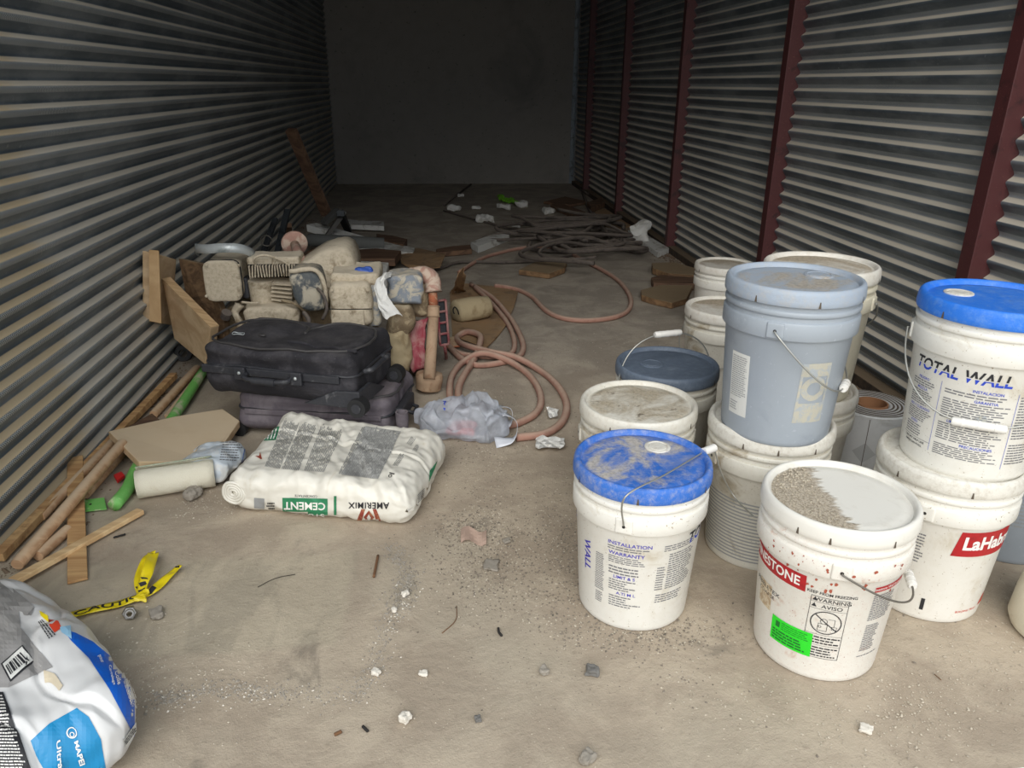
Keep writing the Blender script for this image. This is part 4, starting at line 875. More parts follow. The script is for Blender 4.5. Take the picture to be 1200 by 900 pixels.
# --- thin plastic carrier bag on the hose
CB = thing('plastic_bag', 'crumpled translucent carrier bag lying on the red hose', 'bag', (.085, 2.44, 0), R(-12))
def cbf(p):
    q = Vector(p); x, y, z = p; e = 1 - .55 * (x / .17) ** 2
    q.z = (z * (.55 + .45 * e)); q.y *= .75 + .25 * e
    n1 = noise.noise_vector(p * 11) * .034; n2 = noise.noise_vector(Vector((x * 34, y * 20, z * 28))) * .016; q += Vector((n1.x, n1.y, n1.z * (1 if z > 0 else .1))) + n2
    q.z += .020 * (1 - 2 * abs(noise.noise(Vector((x * 22, y * 7 + x * 9, 3))))) * (1 if z > 0 else 0)
    return Vector((q.x, q.y, max(.002, q.z + .046)))
m = MB(); m.rbox((.145, .090, .050), .044, 44, cbf); cbo = obj('bag_body', m, 'film', CB, smooth=True)
for k, P in enumerate(([(.08, .02, .05), (.12, .07, .075), (.165, .085, .06), (.170, .04, .035), (.14, -.01, .03)], [(.09, -.02, .05), (.145, .02, .07), (.195, -.01, .055), (.190, -.07, .02), (.13, -.09, .012)])):
    pts = smoothpath(P, 8); m = MB()
    m.grid(lambda a, b: pts[min(len(pts) - 1, int(a * (len(pts) - 1)))] + Vector((.012 * (b - .5) * math.cos(a * 3), .034 * (b - .5), .024 * (b - .5) * math.cos(a * 6))), 24, 3)
    obj('bag_handle', m, 'film_thick', CB, smooth=True, thick=.0012)
mwC = Matrix.Translation((.085, 2.44, 0)) @ Matrix.Rotation(R(-12), 4, 'Z'); cf = drape(cbo, mwC, .0015)
print_on(CB, cf, 'blue_print', Art().poly([(517, -464), (526, -462), (521, -476)]).poly([(519, -478), (522, -478), (521, -482)]), 'ink_blue', 4)
print_on(CB, cf, 'black_mark', Art().poly([(585, -514), (587, -512), (593, -518), (591, -520)]), 'ink', 4)
m = MB(); m.rbox((.05, .04, .012), .01, 6, lambda p: p + noise.noise_vector(p * 20) * .01 + Vector((.0, -.0, .016))); obj('red_wrapper', m, 'red_pl', CB, smooth=True)

# ================================================================== MACHINERY (cement caked), behind the suitcases
def wbox(u0, v0, u1, v1, y, dy, r=.012, jit=.003, n=8, taper=None, rot=0, seed=0):
    """rounded block whose near face at depth y shows between those image corners; returns world-space points"""
    a = py(u0, v0, y); b = py(u1, v1, y); hx = abs(b.x - a.x) / 2; hz = abs(a.z - b.z) / 2
    ctr = Vector(((a.x + b.x) / 2, y + dy / 2, (a.z + b.z) / 2)); m = MB()
    def fn(p):
        q = Vector(p)
        if taper: q = taper(q, hx, dy / 2, hz)
        return Matrix.Rotation(rot, 3, 'Z') @ q + noise.noise_vector(p * 25 + Vector((seed, 0, seed))) * jit + ctr
    m.rbox((hx, dy / 2, hz), min(r, hx * .98, hz * .98, dy * .49), n, fn); return m
# --- left engine: air cleaner, finned cylinder, base
o1 = Vector((-.76, 3.12, 0))
E1 = thing('small_engine', 'cement caked small engine with square air cleaner and finned cylinder', 'engine', o1)
def par(m, o): m.v = [p - o for p in m.v]; return m
a = obj('air_cleaner', par(wbox(237, 306, 285, 352, 2.98, .20, .030, .003, 10, seed=1), o1), 'machine', E1, smooth=True)
m = MB(); ctr = (py(237, 306, 2.97) + py(285, 352, 2.97)) / 2
hx_, hz_ = (py(285, 352, 2.97).x - py(237, 306, 2.97).x) / 2 + .002, (py(237, 306, 2.97).z - py(285, 352, 2.97).z) / 2 + .002
m.rbox((hx_, .012, hz_), .010, 10, lambda p: p + noise.noise_vector(p * 25) * .002); 
def sq(p):
    q = Vector(p); 
    if abs(q.x) > hx_ - .035 and abs(q.z) > hz_ - .035:
        d = Vector((abs(q.x) - (hx_ - .035), 0, abs(q.z) - (hz_ - .035))); l = d.length
        if l > .035: d *= .035 / l; q.x = math.copysign(hx_ - .035 + d.x, q.x); q.z = math.copysign(hz_ - .035 + d.z, q.z)
    return q + ctr
m.v = [sq(p) for p in m.v]; obj('cover', par(m, o1), 'machine', a, smooth='a')
m = MB(); pr_ = [ctr + Vector((hx_ * .97 * (1 if math.cos(t) > 0 else -1) * abs(math.cos(t)) ** .35, .016, hz_ * .97 * (1 if math.sin(t) > 0 else -1) * abs(math.sin(t)) ** .35)) for t in [i * math.pi / 24 for i in range(48)]]
m.tube(pr_, .0035, 6, closed=True); obj('cover_seam', par(m, o1), 'fin_dark', a, smooth=True)
m = MB(); q0 = py(309, 344, 3.06); m.lathe([(0, -.09), (.052, -.09), (.054, -.06), (.050, -.055), (.056, .045), (.058, .06), (0, .064)], 28, q0); m.jit(.003, 25); obj('cylinder_shroud', par(m, o1), 'machine', E1, smooth='a')
m = wbox(288, 302, 352, 320, 3.00, .13, .012, .003, seed=3); obj('cylinder_head', par(m, o1), 'machine', E1, smooth=True)
top_l, top_r = py(293, 318, 2.985), py(346, 316, 2.985)
for k in range(17):
    q = top_l.lerp(top_r, k / 16); m = MB(); m.box(q + Vector((0, -.002, .000)), (.0045, .020, .046), (0, R(6 * math.sin(k)), 0)); obj('cooling_fin', par(m, o1), 'machine', E1, bevel=.001)
m = MB(); m.box(top_l.lerp(top_r, .5) + Vector((0, .010, 0)), (.188, .010, .044)); obj('fin_shadow_gap', par(m, o1), 'fin_dark', E1)  # dark backing, its colour stands in for shade between the fins
for k in range(9):
    q = py(332, 330 + k * 4.7, 3.03 + .0015 * k); m = MB(); m.box(q, (.085 - .004 * abs(k - 3), .09, .0055), (R(3), R(5 + k), 0)); m.jit(.002, 30); obj('cooling_fin', par(m, o1), 'machine', E1, bevel=.001)
m = wbox(321, 326, 343, 372, 3.07, .05, .01, .001); obj('cylinder_barrel', par(m, o1), 'fin_dark', E1, smooth=True)
m = wbox(284, 362, 352, 386, 2.93, .22, .02, .007, 12, seed=5); m.jit(.006, 18); obj('crankcase', par(m, o1), 'machine', E1, smooth=True)
m = MB(); m.tube(smoothpath([py(283, 354, 2.96), py(294, 355, 2.955), py(304, 355, 2.95)], 4), .0045, 8); obj('throttle_lever', par(m, o1), 'machine', E1, smooth=True)
m = MB(); m.tube(smoothpath([py(281, 356, 3.0), py(276, 366, 3.0), py(280, 376, 2.98), py(284, 386, 2.96)], 5), [.020, .019, .018, .017, .016, .015, .014, .013, .013, .014, .015, .016, .016, .017, .018, .018][:16], 10); obj('bracket', par(m.jit(.003, 30), o1), 'machine', E1, smooth=True)
m = MB(); m.tube(smoothpath([py(330, 352, 2.93), py(345, 356, 2.92), py(356, 364, 2.92), py(362, 376, 2.92)], 6), .006, 8); obj('fuel_hose', par(m, o1), 'mud', E1, smooth=True)
m = MB(); m.tube(smoothpath([py(320, 314, 3.0), py(321, 306, 3.0), py(325, 301, 3.02)], 4), .006, 8); obj('choke_lever', par(m, o1), 'machine', E1, smooth=True)
m = wbox(262, 360, 350, 400, 3.05, .24, .03, .008, 10, seed=6); obj('engine_block', par(m, o1), 'mud', E1, smooth=True)
for k, (u_, v_) in enumerate(((242, 311), (280, 311), (242, 347), (280, 347))):
    m = MB(); m.lathe([(0, 0), (.006, 0), (.006, .004), (.003, .006), (0, .006)], 8, (0, 0, 0), Matrix.Rotation(R(90), 3, 'X')); q = py(u_, v_, 2.952); m.v = [p + q for p in m.v]; obj('screw', par(m, o1), 'machine', a, smooth='a')
m = MB(); m.tube(smoothpath([py(300, 312, 2.99), py(298, 303, 2.96), py(310, 299, 2.97), py(330, 305, 2.98), py(340, 312, 2.99)], 5), .005, 8); obj('spark_lead', par(m, o1), 'machine', E1, smooth=True)
m = wbox(281, 326, 292, 350, 3.02, .06, .008, .002, seed=31); obj('gap_shade', par(m, o1), 'black_pl', E1, smooth=True)  # black block added as the shade between air cleaner and cylinder
m = MB(); m.tube([py(264, 372, 2.99), py(266, 366, 2.98)], .020, 14); obj('wheel_hub', par(m, o1), 'bhose', E1, smooth='a')
# bright metal hoop lying on the engine
m = MB(); HP = smoothpath([py(233, 296, 3.16), py(229, 291, 3.08), py(240, 292, 3.0), py(262, 290.5, 2.97), py(282, 291.5, 2.99), py(296, 297, 3.05), py(301, 304, 3.14)], 7)
def hoop(a, b):
    k = a * (len(HP) - 1); i = min(len(HP) - 2, int(k)); p = HP[i].lerp(HP[i + 1], k - i); return p + Vector((0, .010 * (b - .5), .034 * (b - .5)))
m.grid(hoop, 42, 2); ob = single('steel_hoop', m, 'galv', 'bent bright steel strap lying on the square air cleaner', 'strap', thick=.002, smooth=True)

# --- floor-standing disc rod (upturned tamper like float) behind the middle engine
o2 = Vector((-.60, 3.20, 0))
FD = thing('pipe_with_disc', 'pipe with a round pinkish flange disc sticking up behind the engines', 'pipe', o2)
dc = py(345, 285, 3.28); pe = py(354, 311, 3.06); nrm = (pe - dc).normalized()
mt = nrm.to_track_quat('Z', 'Y').to_matrix().to_4x4()
m = MB(); m.lathe([(0, -.010), (.050, -.010), (.054, -.004), (.054, .006), (.050, .010), (.034, .012), (.020, .016), (0, .016)], 36, (0, 0, 0), mt); m.v = [p + dc for p in m.v]; obj('flange_disc', par(m, o2), 'pinkdust', FD, smooth='a')
m = MB(); m.tube([dc, dc.lerp(pe, .5), pe], [.019, .021, .024], 16); obj('pipe', par(m, o2), 'pinkdust', FD, smooth=True)
m = MB(); m.lathe([(0, -.014), (.026, -.014), (.030, -.008), (.030, .006), (.024, .011), (0, .012)], 24, pe + Vector((.006, -.005, -.006))); m.jit(.002, 60); obj('end_nut', par(m, o2), 'machine_grey', FD, smooth='a')
m = MB(); m.tube([pe, pe + Vector((.02, .20, -.42))], .012, 10); obj('lower_pipe', par(m, o2), 'mud', FD, smooth=True)

# --- middle engine: slanting fuel tank, worn dark housing, recoil box
o3 = Vector((-.42, 3.10, 0))
E2 = thing('large_engine', 'large cement caked engine with hump shaped tank and boxy housing', 'engine', o3)
def hump(q, hx, hy, hz):
    q = Vector(q); t = (q.x + hx) / (2 * hx)
    if q.z > 0: q.z *= .35 + .65 * min(1, t * 1.7) * (1 - max(0, t - .82) * 1.6)
    return q
m = MB(); pts = [py(341, 322, 2.93), py(362, 303, 3.0), py(385, 291, 3.05), (py(404, 290, 3.06)), py(414, 300, 3.05), py(418, 322, 3.0), py(414, 338, 2.98), py(380, 345, 2.95), py(352, 340, 2.92)]
def inflate(pts, dy, n=5, rr=.02):
    """rounded slab with the given outline (front), depth dy"""
    m = MB(); c0 = sum(pts, Vector()) / len(pts); ol = smoothpath(pts, n, True); rings = []
    for f, d in ((.0, -.018), (.45, -.018), (.80, -.014), (.94, -.006), (1, .01), (1, dy * .5), (1, dy - .01), (.94, dy), (0, dy)):
        rings.append([c0 + (p - c0) * f + Vector((0, d, 0)) for p in ol])
    k = len(ol); 
    for r_ in rings: m.v += r_
    for i in range(len(rings) - 1):
        for j in range(k): m.f.append((i * k + j, (i + 1) * k + j, (i + 1) * k + (j + 1) % k, i * k + (j + 1) % k))
    return m
m = inflate(pts, .22); m.jit(.004, 18); m.jit(.0025, 55); obj('fuel_tank', par(m, o3), 'machine', E2, smooth=True)
m = inflate([py(340, 319, 2.86), py(366, 317, 2.86), py(377, 330, 2.86), py(381, 356, 2.86), py(378, 364, 2.86), py(358, 364, 2.86), py(346, 352, 2.86), py(341, 336, 2.86)], .14, 4); m.jit(.004, 25); obj('front_housing', par(m, o3), 'machine_worn', E2, smooth=True, label='dark housing with cement worn off its face')
m = MB(); rim = smoothpath([py(339, 318, 2.85), py(367, 316, 2.85), py(379, 330, 2.85), py(383, 357, 2.85)], 6); m.tube(rim, .009, 8); obj('housing_rim', par(m.jit(.003, 30), o3), 'machine', E2, smooth=True)
m = wbox(383, 334, 438, 384, 2.80, .20, .035, .004, 12, seed=9); rb = obj('recoil_box', par(m, o3), 'machine', E2, smooth=True)
m = wbox(387, 364, 428, 386, 2.792, .02, .008, .001, seed=9); obj('raised_plate', par(m, o3), 'machine', rb, smooth=True)
for u_, v_ in ((389, 340), (431, 340), (389, 381), (426, 381)):
    m = MB(); m.lathe([(0, 0), (.0055, 0), (.0055, .004), (0, .006)], 8, (0, 0, 0), Matrix.Rotation(R(90), 3, 'X')); q = py(u_, v_, 2.795); m.v = [p + q for p in m.v]; obj('screw', par(m, o3), 'machine', rb, smooth='a')
m = MB(); m.lathe([(0, 0), (.026, 0), (.028, .004), (.028, .012), (.022, .018), (0, .020)], 24, py(395, 297, 3.10)); obj('filler_cap', par(m.jit(.002, 40), o3), 'machine', E2, smooth='a')
m = MB(); m.tube(smoothpath([py(372, 338, 2.84), py(380, 348, 2.80), py(383, 362, 2.79), py(378, 374, 2.80)], 5), .006, 8); obj('wiring', par(m, o3), 'bhose', E2, smooth=True)
m = MB(); m.tube(smoothpath([py(384, 362, 2.80), py(405, 362.5, 2.795), py(436, 362, 2.80)], 5), .0018, 6); obj('joint_line', par(m, o3), 'fin_dark', rb, smooth=True)
m = wbox(386, 322, 446, 336, 2.86, .22, .016, .006, 10, seed=11); obj('top_cover', par(m, o3), 'machine', E2, smooth=True)
m = wbox(428, 336, 447, 384, 2.84, .12, .016, .006, seed=12); obj('side_casting', par(m, o3), 'machine_grey', E2, smooth=True)
m = wbox(350, 362, 440, 420, 2.98, .26, .04, .01, 10, seed=13); obj('engine_block', par(m, o3), 'mud', E2, smooth=True)
m = MB(); m.tube(smoothpath([py(356, 366, 2.87), py(362, 376, 2.84), py(360, 392, 2.84)], 5), .009, 10); obj('exhaust_stub', par(m, o3), 'bhose', E2, smooth=True)
m = MB(); m.tube(smoothpath([py(419, 318, 2.95), py(424, 326, 2.90), py(428, 330, 2.87)], 5), .004, 8); obj('control_rod', par(m, o3), 'machine', E2, smooth=True)
m = MB(); m.rbox((.030, .016, .014), .008, 6, lambda p: p + noise.noise_vector(p * 60) * .008 + py(427, 317, 2.93)); single('crumpled_wrapper', m, 'blue_wrap', 'crumpled blue wrapper on top of the large engine', 'wrapper', smooth=False)
m = MB()
spine = smoothpath([py(460, 320, 2.86), py(449, 327, 2.80), py(446, 340, 2.775), py(450, 356, 2.765), py(457, 370, 2.76)], 5)
def rag(a, b):
    k = a * (len(spine) - 1); p = spine[min(len(spine) - 1, int(k))]; w_ = .012 + .062 * a ** 1.3
    return p + Vector((-.012 + w_ * (b - .2), -.012 * math.sin(b * 3.1) , .010 * math.sin(b * 7 + a * 3))) + noise.noise_vector(Vector((a * 6, b * 5, 1))) * .009
m.grid(rag, 20, 8); m2 = single('torn_paper', m, 'paper', 'torn white paper hanging over the front of the large engine', 'paper', thick=.001, smooth=False)

# --- pump: blotched casting, muddy body, red guard, elbow pipe going down to a coupling
o4 = Vector((-.14, 3.02, 0))
PU = thing('mud_pump', 'caked mud pump with blotched grey casting, beside the large engine', 'pump', o4)
m = wbox(453, 324, 496, 358, 2.86, .16, .02, .008, 10, seed=21); m.jit(.006, 20); obj('grey_casting', par(m, o4), 'machine_grey', PU, smooth=True)
m = wbox(470, 338, 506, 372, 2.92, .12, .03, .012, 10, seed=22); m.jit(.01, 16); obj('side_lump', par(m, o4), 'mud', PU, smooth=True)
m = wbox(452, 360, 486, 396, 2.85, .14, .04, .012, 10, seed=23); m.jit(.012, 16); obj('muddy_body', par(m, o4), 'mud', PU, smooth=True)
m = wbox(452, 385, 482, 440, 2.84, .14, .04, .012, 10, seed=24); m.jit(.012, 12); obj('lower_body', par(m, o4), 'sack', PU, smooth=True)
m = wbox(470, 380, 498, 440, 2.95, .10, .03, .012, 10, seed=27); m.jit(.012, 12); obj('dark_underside', par(m, o4), 'timber', PU, smooth=True)
m = MB(); gc = py(497, 405, 2.95)
m.grid(lambda a, b: gc + Vector((-.045 + .07 * b - .02 * math.sin(a * 3), .06 * math.cos(a * 3.1) * .5 - .03, .095 - .19 * a + .03 * b)) + noise.noise_vector(Vector((a * 5, b * 4, 0))) * .008, 16, 8)
obj('red_guard', par(m, o4), 'pink', PU, smooth=True, thick=.004, label='dusty red curved guard')
PP = thing('elbow_pipe', 'dusty elbow pipe with rusty neck ending in a round coupling on the floor', 'pipe', py(503, 462, 2.85) * Vector((1, 1, 0)) if False else fl(503, 460, 0))
op = PP.location.copy()
m = MB(); m.tube(smoothpath([py(482, 322, 2.98), py(497, 321, 2.97), py(506, 328, 2.95), py(508, 342, 2.93)], 6), [.030] * 6 + [.034] * 6 + [.032] * 6 + [.036], 16); m.jit(.005, 30); obj('elbow', par(m, op), 'pinkdust', PP, smooth=True)
A0, A1, A2, A3 = py(507, 343, 2.935), py(508, 358, 2.92), py(508, 372, 2.905), fl(503, 444, .075)
m = MB(); m.tube([A0, A1], .018, 16); obj('rusty_neck', par(m, op), 'rust', PP, smooth=True)
m = MB(); m.tube([A1, A1.lerp(A2, .1), A1.lerp(A2, .15), A1.lerp(A2, .85), A1.lerp(A2, .9), A2], [.021, .027, .024, .024, .027, .022], 18); obj('collar', par(m, op), 'pipe', PP, smooth='a')
m = MB(); m.tube([A2, A3], [.0205, .0235], 18); obj('straight_pipe', par(m, op), 'pipe', PP, smooth=True)
m = MB(); cc = fl(502, 458, .004); m.lathe([(0, .0), (.044, 0), (.050, .006), (.051, .030), (.053, .034), (.054, .058), (.050, .068), (.028, .074), (0, .075)], 30, cc, Matrix.Rotation(R(6), 3, 'Y') @ Matrix.Rotation(R(-4), 3, 'X')); m.v = [p + Vector((0, 0, .006)) for p in m.v]; m.jit(.003, 30); obj('coupling', par(m, op), 'pipe', PP, smooth='a')
# red slotted frame leaning on the pipe
LV = thing('slotted_frame', 'narrow red slotted frame standing behind the elbow pipe', 'frame', fl(523, 418, 0))
ol = LV.location.copy(); F0, F1 = py(517, 352, 3.06), py(521, 404, 3.02)
w2 = Vector((.030, .012, 0)); 
for s_ in (-1, 1): m = MB(); m.tube([F0 + w2 * s_ * .6, F1 + w2 * s_ * .6], .0055, 8); obj('side_rail', par(m, ol), 'pink', LV, smooth=True)
for k in range(5):
    q = F0.lerp(F1, k / 4); m = MB(); m.tube([q - w2 * .6, q + w2 * .6], .0055, 8); obj('cross_bar', par(m, ol), 'pink', LV, smooth=True)
m = MB(); m.prism([F0 - w2 * .55, F0 + w2 * .55, F1 + w2 * .55, F1 - w2 * .55], .012, (0, -1, 0)); m.v = [p + Vector((0, .010, 0)) for p in m.v]; obj('back_plate', par(m, ol), 'black_pl', LV)
m = MB(); m.tube([F1, fl(523, 420, .004)], .007, 8); obj('foot_rod', par(m, ol), 'pink', LV, smooth=True)

# ================================================================== WOOD AND STICKS ALONG THE LEFT WALL
def slab(pts, thick, n=None): return MB().prism(pts, thick, n)
def stick(name, label, cat, a, b, wdt, thk, mat, group=None, roundr=None, up=Vector((0, 0, 1)), bevel=.0015):
    a, b = Vector(a), Vector(b); m = MB()
    if roundr:
        m.tube([a, a.lerp(b, .01), a.lerp(b, .5) + Vector((.001, 0, .001)), a.lerp(b, .99), b], [roundr * .9, roundr, roundr * 1.02, roundr, roundr * .9], 16)
    else:
        d = (b - a).normalized(); s_ = d.cross(up).normalized(); t_ = s_.cross(d)
        m.prism([a - s_ * wdt / 2 + t_ * thk / 2, b - s_ * wdt / 2 + t_ * thk / 2, b + s_ * wdt / 2 + t_ * thk / 2, a + s_ * wdt / 2 + t_ * thk / 2], thk, t_)
    return single(name, m, mat, label, cat, group, smooth='a' if roundr else False, bevel=0 if roundr else bevel)
stick('wooden_lath', 'pale pine lath lying nearest the camera, over the end of another lath', 'lath', fl(14, 682, .022), fl(165, 599, .012), .027, .014, 'pine', bevel=.002)
stick('wooden_lath', 'short stained flat lath pointing straight away, crossed by a pole', 'lath', fl(91, 681, .006), fl(88, 536, .040), .044, .007, 'pine2')
stick('wooden_pole', 'thick round pole laid across the stained lath', 'pole', fl(20, 662, .030), fl(144, 519, .075), 0, 0, 'pole', roundr=.0165)
stick('wooden_pole', 'round pole with its cut end showing beside the crossed lath', 'pole', fl(47, 606, .018), fl(138, 512, .030), 0, 0, 'pole', roundr=.0145)
stick('wooden_batten', 'long square batten lying along the foot of the left corrugated wall', 'batten', fl(-12, 654, .020) + Vector((.02, 0, 0)), fl(198, 440, .030) + Vector((.02, 0, 0)), .026, .024, 'pine2')
stick('wooden_pole', 'pole lying between the thick pole and the green tube', 'pole', fl(100, 580, .014), fl(150, 524, .016), 0, 0, 'pole', roundr=.0135)
stick('wooden_pole', 'stubby pole end sticking out under the thick pole', 'pole', fl(44, 652, .0145), fl(80, 620, .0145), 0, 0, 'pole', roundr=.0145)
stick('wooden_pole', 'long pole running up behind the flat dusty board', 'pole', fl(180, 486, .016), fl(231, 431, .016), 0, 0, 'pole', roundr=.0155)
stick('wooden_batten', 'thin batten between the long pole and the green tube behind the board', 'batten', fl(196, 488, .012), fl(243, 428, .012), .020, .014, 'pole')
stick('wooden_pole', 'short pole by the wall, behind the flat dusty board', 'pole', fl(150, 494, .016), fl(180, 468, .016), 0, 0, 'pole', roundr=.0145)
m = slab([fl(150, 500, .045), fl(178, 484, .045), fl(190, 494, .045), fl(160, 504, .045)], .012); single('wood_offcut', m, 'redwood', 'small reddish wood offcut behind the flat dusty board', 'offcut', bevel=.002)
m = slab([fl(127, 505, .085), fl(206, 488, .082), fl(261, 479, .075), fl(281, 493, .062), fl(262, 520, .060), fl(240, 541, .055), fl(162, 541, .070)], .026, (.05, .02, 1)); single('dusty_board', m.jit(.002, 8), 'ply', 'thick dusty board lying flat over the poles', 'board', bevel=.003)
m = MB(); m.tube(smoothpath([fl(134, 592, .022), fl(150, 572, .022), fl(163, 545, .024), fl(205, 486, .030), fl(240, 432, .035)], 4), .0185, 14); single('green_tube', m, 'green_pl', 'green painted tube under the dusty board', 'tube', smooth=True)
m = slab([fl(97, 586, .010), fl(122, 583, .012), fl(125, 596, .010), fl(99, 599, .008)], .003); tg_ = single('green_tag', m, 'green_pl', 'flat bright green tag with a hole on the ground', 'tag')
m = MB(); m.lathe([(0, 0), (.0035, 0), (.0035, .0012), (0, .0012)], 10, fl(106, 591, .0115) - tg_.location); obj('hole', m, 'fin_dark', tg_)
m = slab([fl(133, 556, .02), fl(142, 552, .02), (fl(146, 556, .02)), fl(137, 563, .02)], .012); single('red_cap', m, 'red_pl', 'tiny bright red cap beside the green tube', 'cap', bevel=.002)
# rolled woven mesh
ra, rb_ = fl(160, 567, .046), fl(251, 553, .046); ax = (rb_ - ra).normalized(); sd_ = ax.cross(Vector((0, 0, 1)))
m = MB(); spr = []
for k in range(64):
    a_ = k / 64 * 2 * math.pi * 2.6; r_ = .046 - .0075 * k / 64 * 2.6; spr.append((math.cos(a_ + 2.2) * r_, math.sin(a_ + 2.2) * r_))
m.grid(lambda a, b: ra.lerp(rb_, b) + sd_ * spr[min(63, int(a * 63))][0] + Vector((0, 0, 1)) * spr[min(63, int(a * 63))][1] + noise.noise_vector(Vector((a * 9, b * 3, 4))) * .0025, 63, 10)
MRl = single('mesh_roll', m, 'meshroll', 'short roll of whitish woven mesh in front of the dusty board', 'roll', smooth=True, thick=.003)
m = MB(); m.grid(lambda a, b: ra.lerp(rb_, b * .98 + .01) + sd_ * (.0495 * math.cos(1.75 + a * 1.0)) + Vector((0, 0, 1)) * (.0495 * math.sin(1.75 + a * 1.0)) - MRl.location, 10, 8); obj('outer_flap', m, 'meshgreen', MRl, smooth=True, thick=.002, label='pale green tinted outer flap')
# boards propped at the left wall behind
def board4(name, label, cs, thick, mat, edge=None, n=None):
    cs = [Vector(p) for p in cs]; nn = (cs[1] - cs[0]).cross(cs[2] - cs[0]).normalized()
    if nn.y > 0: nn = -nn
    m = MB().prism(cs, thick, nn); o = single(name, m, mat, label, 'board', bevel=.003)
    return o, nn
b2, n2 = board4('plank', 'tan plank propped diagonally against the engine, pale sawn edge up', [py(190, 327, 3.10), py(247, 384, 2.86), py(240, 427, 2.93), py(204, 397, 3.12)], .036, 'ply')
m = MB(); q0, q1 = py(190, 327, 3.10) - b2.location, py(247, 384, 2.86) - b2.location; m.prism([q0 + Vector((0, 0, .0022)), q1 + Vector((0, 0, .0022)), q1 - n2 * .034 + Vector((0, 0, .0022)), q0 - n2 * .034 + Vector((0, 0, .0022))], .003); obj('sawn_edge', m, 'ply_edge', b2, label='pale sawn edge')
b1, n1 = board4('plank', 'upright plank with a pale edge wedged beside the left wall', [py(176, 295, 3.02), py(176, 377, 3.02), py(201, 381, 3.22), py(207, 304, 3.22)], .03, 'ply')
m = MB(); m.prism([py(174.5, 293, 2.995), py(186, 294, 2.995), py(189, 379, 2.995), py(175.5, 376, 2.995)], .008, (0, -1, 0)); m.v = [p - b1.location for p in m.v]; obj('sawn_edge', m, 'ply_edge', b1, label='pale sawn edge')
board4('plank', 'grimy brown plank between the propped planks and the engine', [py(209, 303, 3.20), py(238, 309, 3.12), py(262, 372, 3.02), py(262, 400, 3.02), py(225, 380, 3.18)], .03, 'ply_dark')
# black roll of tape
m = MB(); t0 = fl(215, 414, .028); m.lathe([(.018, -.018), (.036, -.018), (.038, -.014), (.038, .014), (.036, .018), (.018, .018), (.018, -.018)], 28, (0, 0, 0), Matrix.Rotation(R(68), 3, 'X') @ Matrix.Rotation(R(12), 3, 'Y')); m.v = [p + t0 for p in m.v]
single('tape_roll', m, 'rubber', 'black tape roll on the floor under the propped plank', 'roll', smooth='a')

# ================================================================== HOSES
def flp(pts, z=.013): return [fl(p[0], p[1], p[2] if len(p) > 2 else z) for p in pts]
def hose(label, pts, r, mat, z=.013, n=8, name='rubber_hose', cat='hose', group=None):
    m = MB(); m.tube(smoothpath(flp(pts, z), n), r, 10); return single(name, m, mat, label, cat, group, smooth=True)
hose('long dusty red hose looping across the middle of the floor', [(538, 319), (560, 305), (582, 297), (619, 290), (660, 293), (680, 303), (717, 323), (735, 341), (739, 358), (726, 370), (692, 375.5), (660, 373), (640, 364), (625, 349), (611, 341), (596, 337), (580, 335)], .0135, 'hose')
hose('dusty red hose running from the cloth roll back to the pump, outer strand', [(552, 333, .03), (576, 348, .03), (593, 366, .02), (605, 384), (613, 404), (609, 417), (592, 424), (560, 428), (541, 420), (530, 410), (522, 400), (516, 394, .04)], .0135, 'hose')
hose('dusty red hose running from the cloth roll back to the pump, inner strand', [(556, 336, .03), (571, 350, .03), (587, 368, .02), (598, 385), (603, 402), (599, 414), (582, 418), (556, 417), (536, 413), (524, 404)], .0125, 'hose')
hose('thick red hose making the widest loop, its end under the carrier bag', [(548, 486), (540, 474), (537, 461), (541, 445), (556, 420, .02), (562, 404, .03), (562, 393, .035), (547, 389, .03), (535.5, 396, .02), (544, 404, .035), (573, 412, .04), (605, 419, .03), (634, 435), (654, 453), (664, 474), (659, 494), (639, 508), (605, 513)], .0145, 'hose')
hose('red hose making the smaller inner loop beside the carrier bag', [(536, 484), (529, 472), (527, 458), (530, 440), (543, 424, .02), (565, 414, .045), (593, 421.5, .03), (616, 436), (629.5, 453), (634, 471), (627, 485), (609, 495), (590, 500)], .0140, 'hose')
hose('black air line running level across the floor toward the left', [(500, 318), (520, 313), (541, 307), (600, 307), (653, 303), (677, 294), (668, 284), (657, 275), (650, 268)], .011, 'bhose')
hose('black hose rising over the tangle toward the back', [(683, 226), (691, 246, .02), (707, 268, .06), (723, 284, .05), (747, 295, .02), (760, 291), (757, 285, .02), (733, 284, .04), (715, 276, .05)], .017, 'bhose')
rn = random.Random(11)
for k in range(8):
    cx, cy = rn.uniform(1.0, 1.3), rn.uniform(5.5, 6.1); P = []; a0 = rn.uniform(0, 6.28); rx, ry = rn.uniform(.22, .55), rn.uniform(.15, .36)
    for i in range(16):
        a_ = a0 + i * .52; P.append(Vector((min(1.55, cx + rx * math.cos(a_) * (1 + .35 * math.sin(1.7 * a_ + k))), cy + ry * math.sin(a_) + .04 * i * math.sin(k), .018 + .010 * k + .02 * (1 + math.sin(2.3 * a_ + k * 1.7)))))
    m = MB(); m.tube(smoothpath(P, 6), .012 + .003 * (k % 2), 8); single('rubber_hose', m, 'bhose', 'dusty black hose coiled in the tangle between the white block and the right wall', 'hose', 'tangled black hoses', smooth=True)
hose('thin black line from the tangle running left into the dark', [(640, 272), (600, 268), (575, 262), (545, 254), (520, 247)], .009, 'bhose', name='rubber_hose')
for k, (a_, b_) in enumerate((((690, 228), (680, 222)), ((552, 216), (520, 240)))): 
    m = MB(); m.tube([fl(*a_, .02), fl(*b_, .02)], .012, 8); single('thin_rod', m, 'bhose', ('short dark rod at the foot of the right wall, far back' if k == 0 else 'thin dark rod on the floor near the back wall'), 'rod', smooth=True)

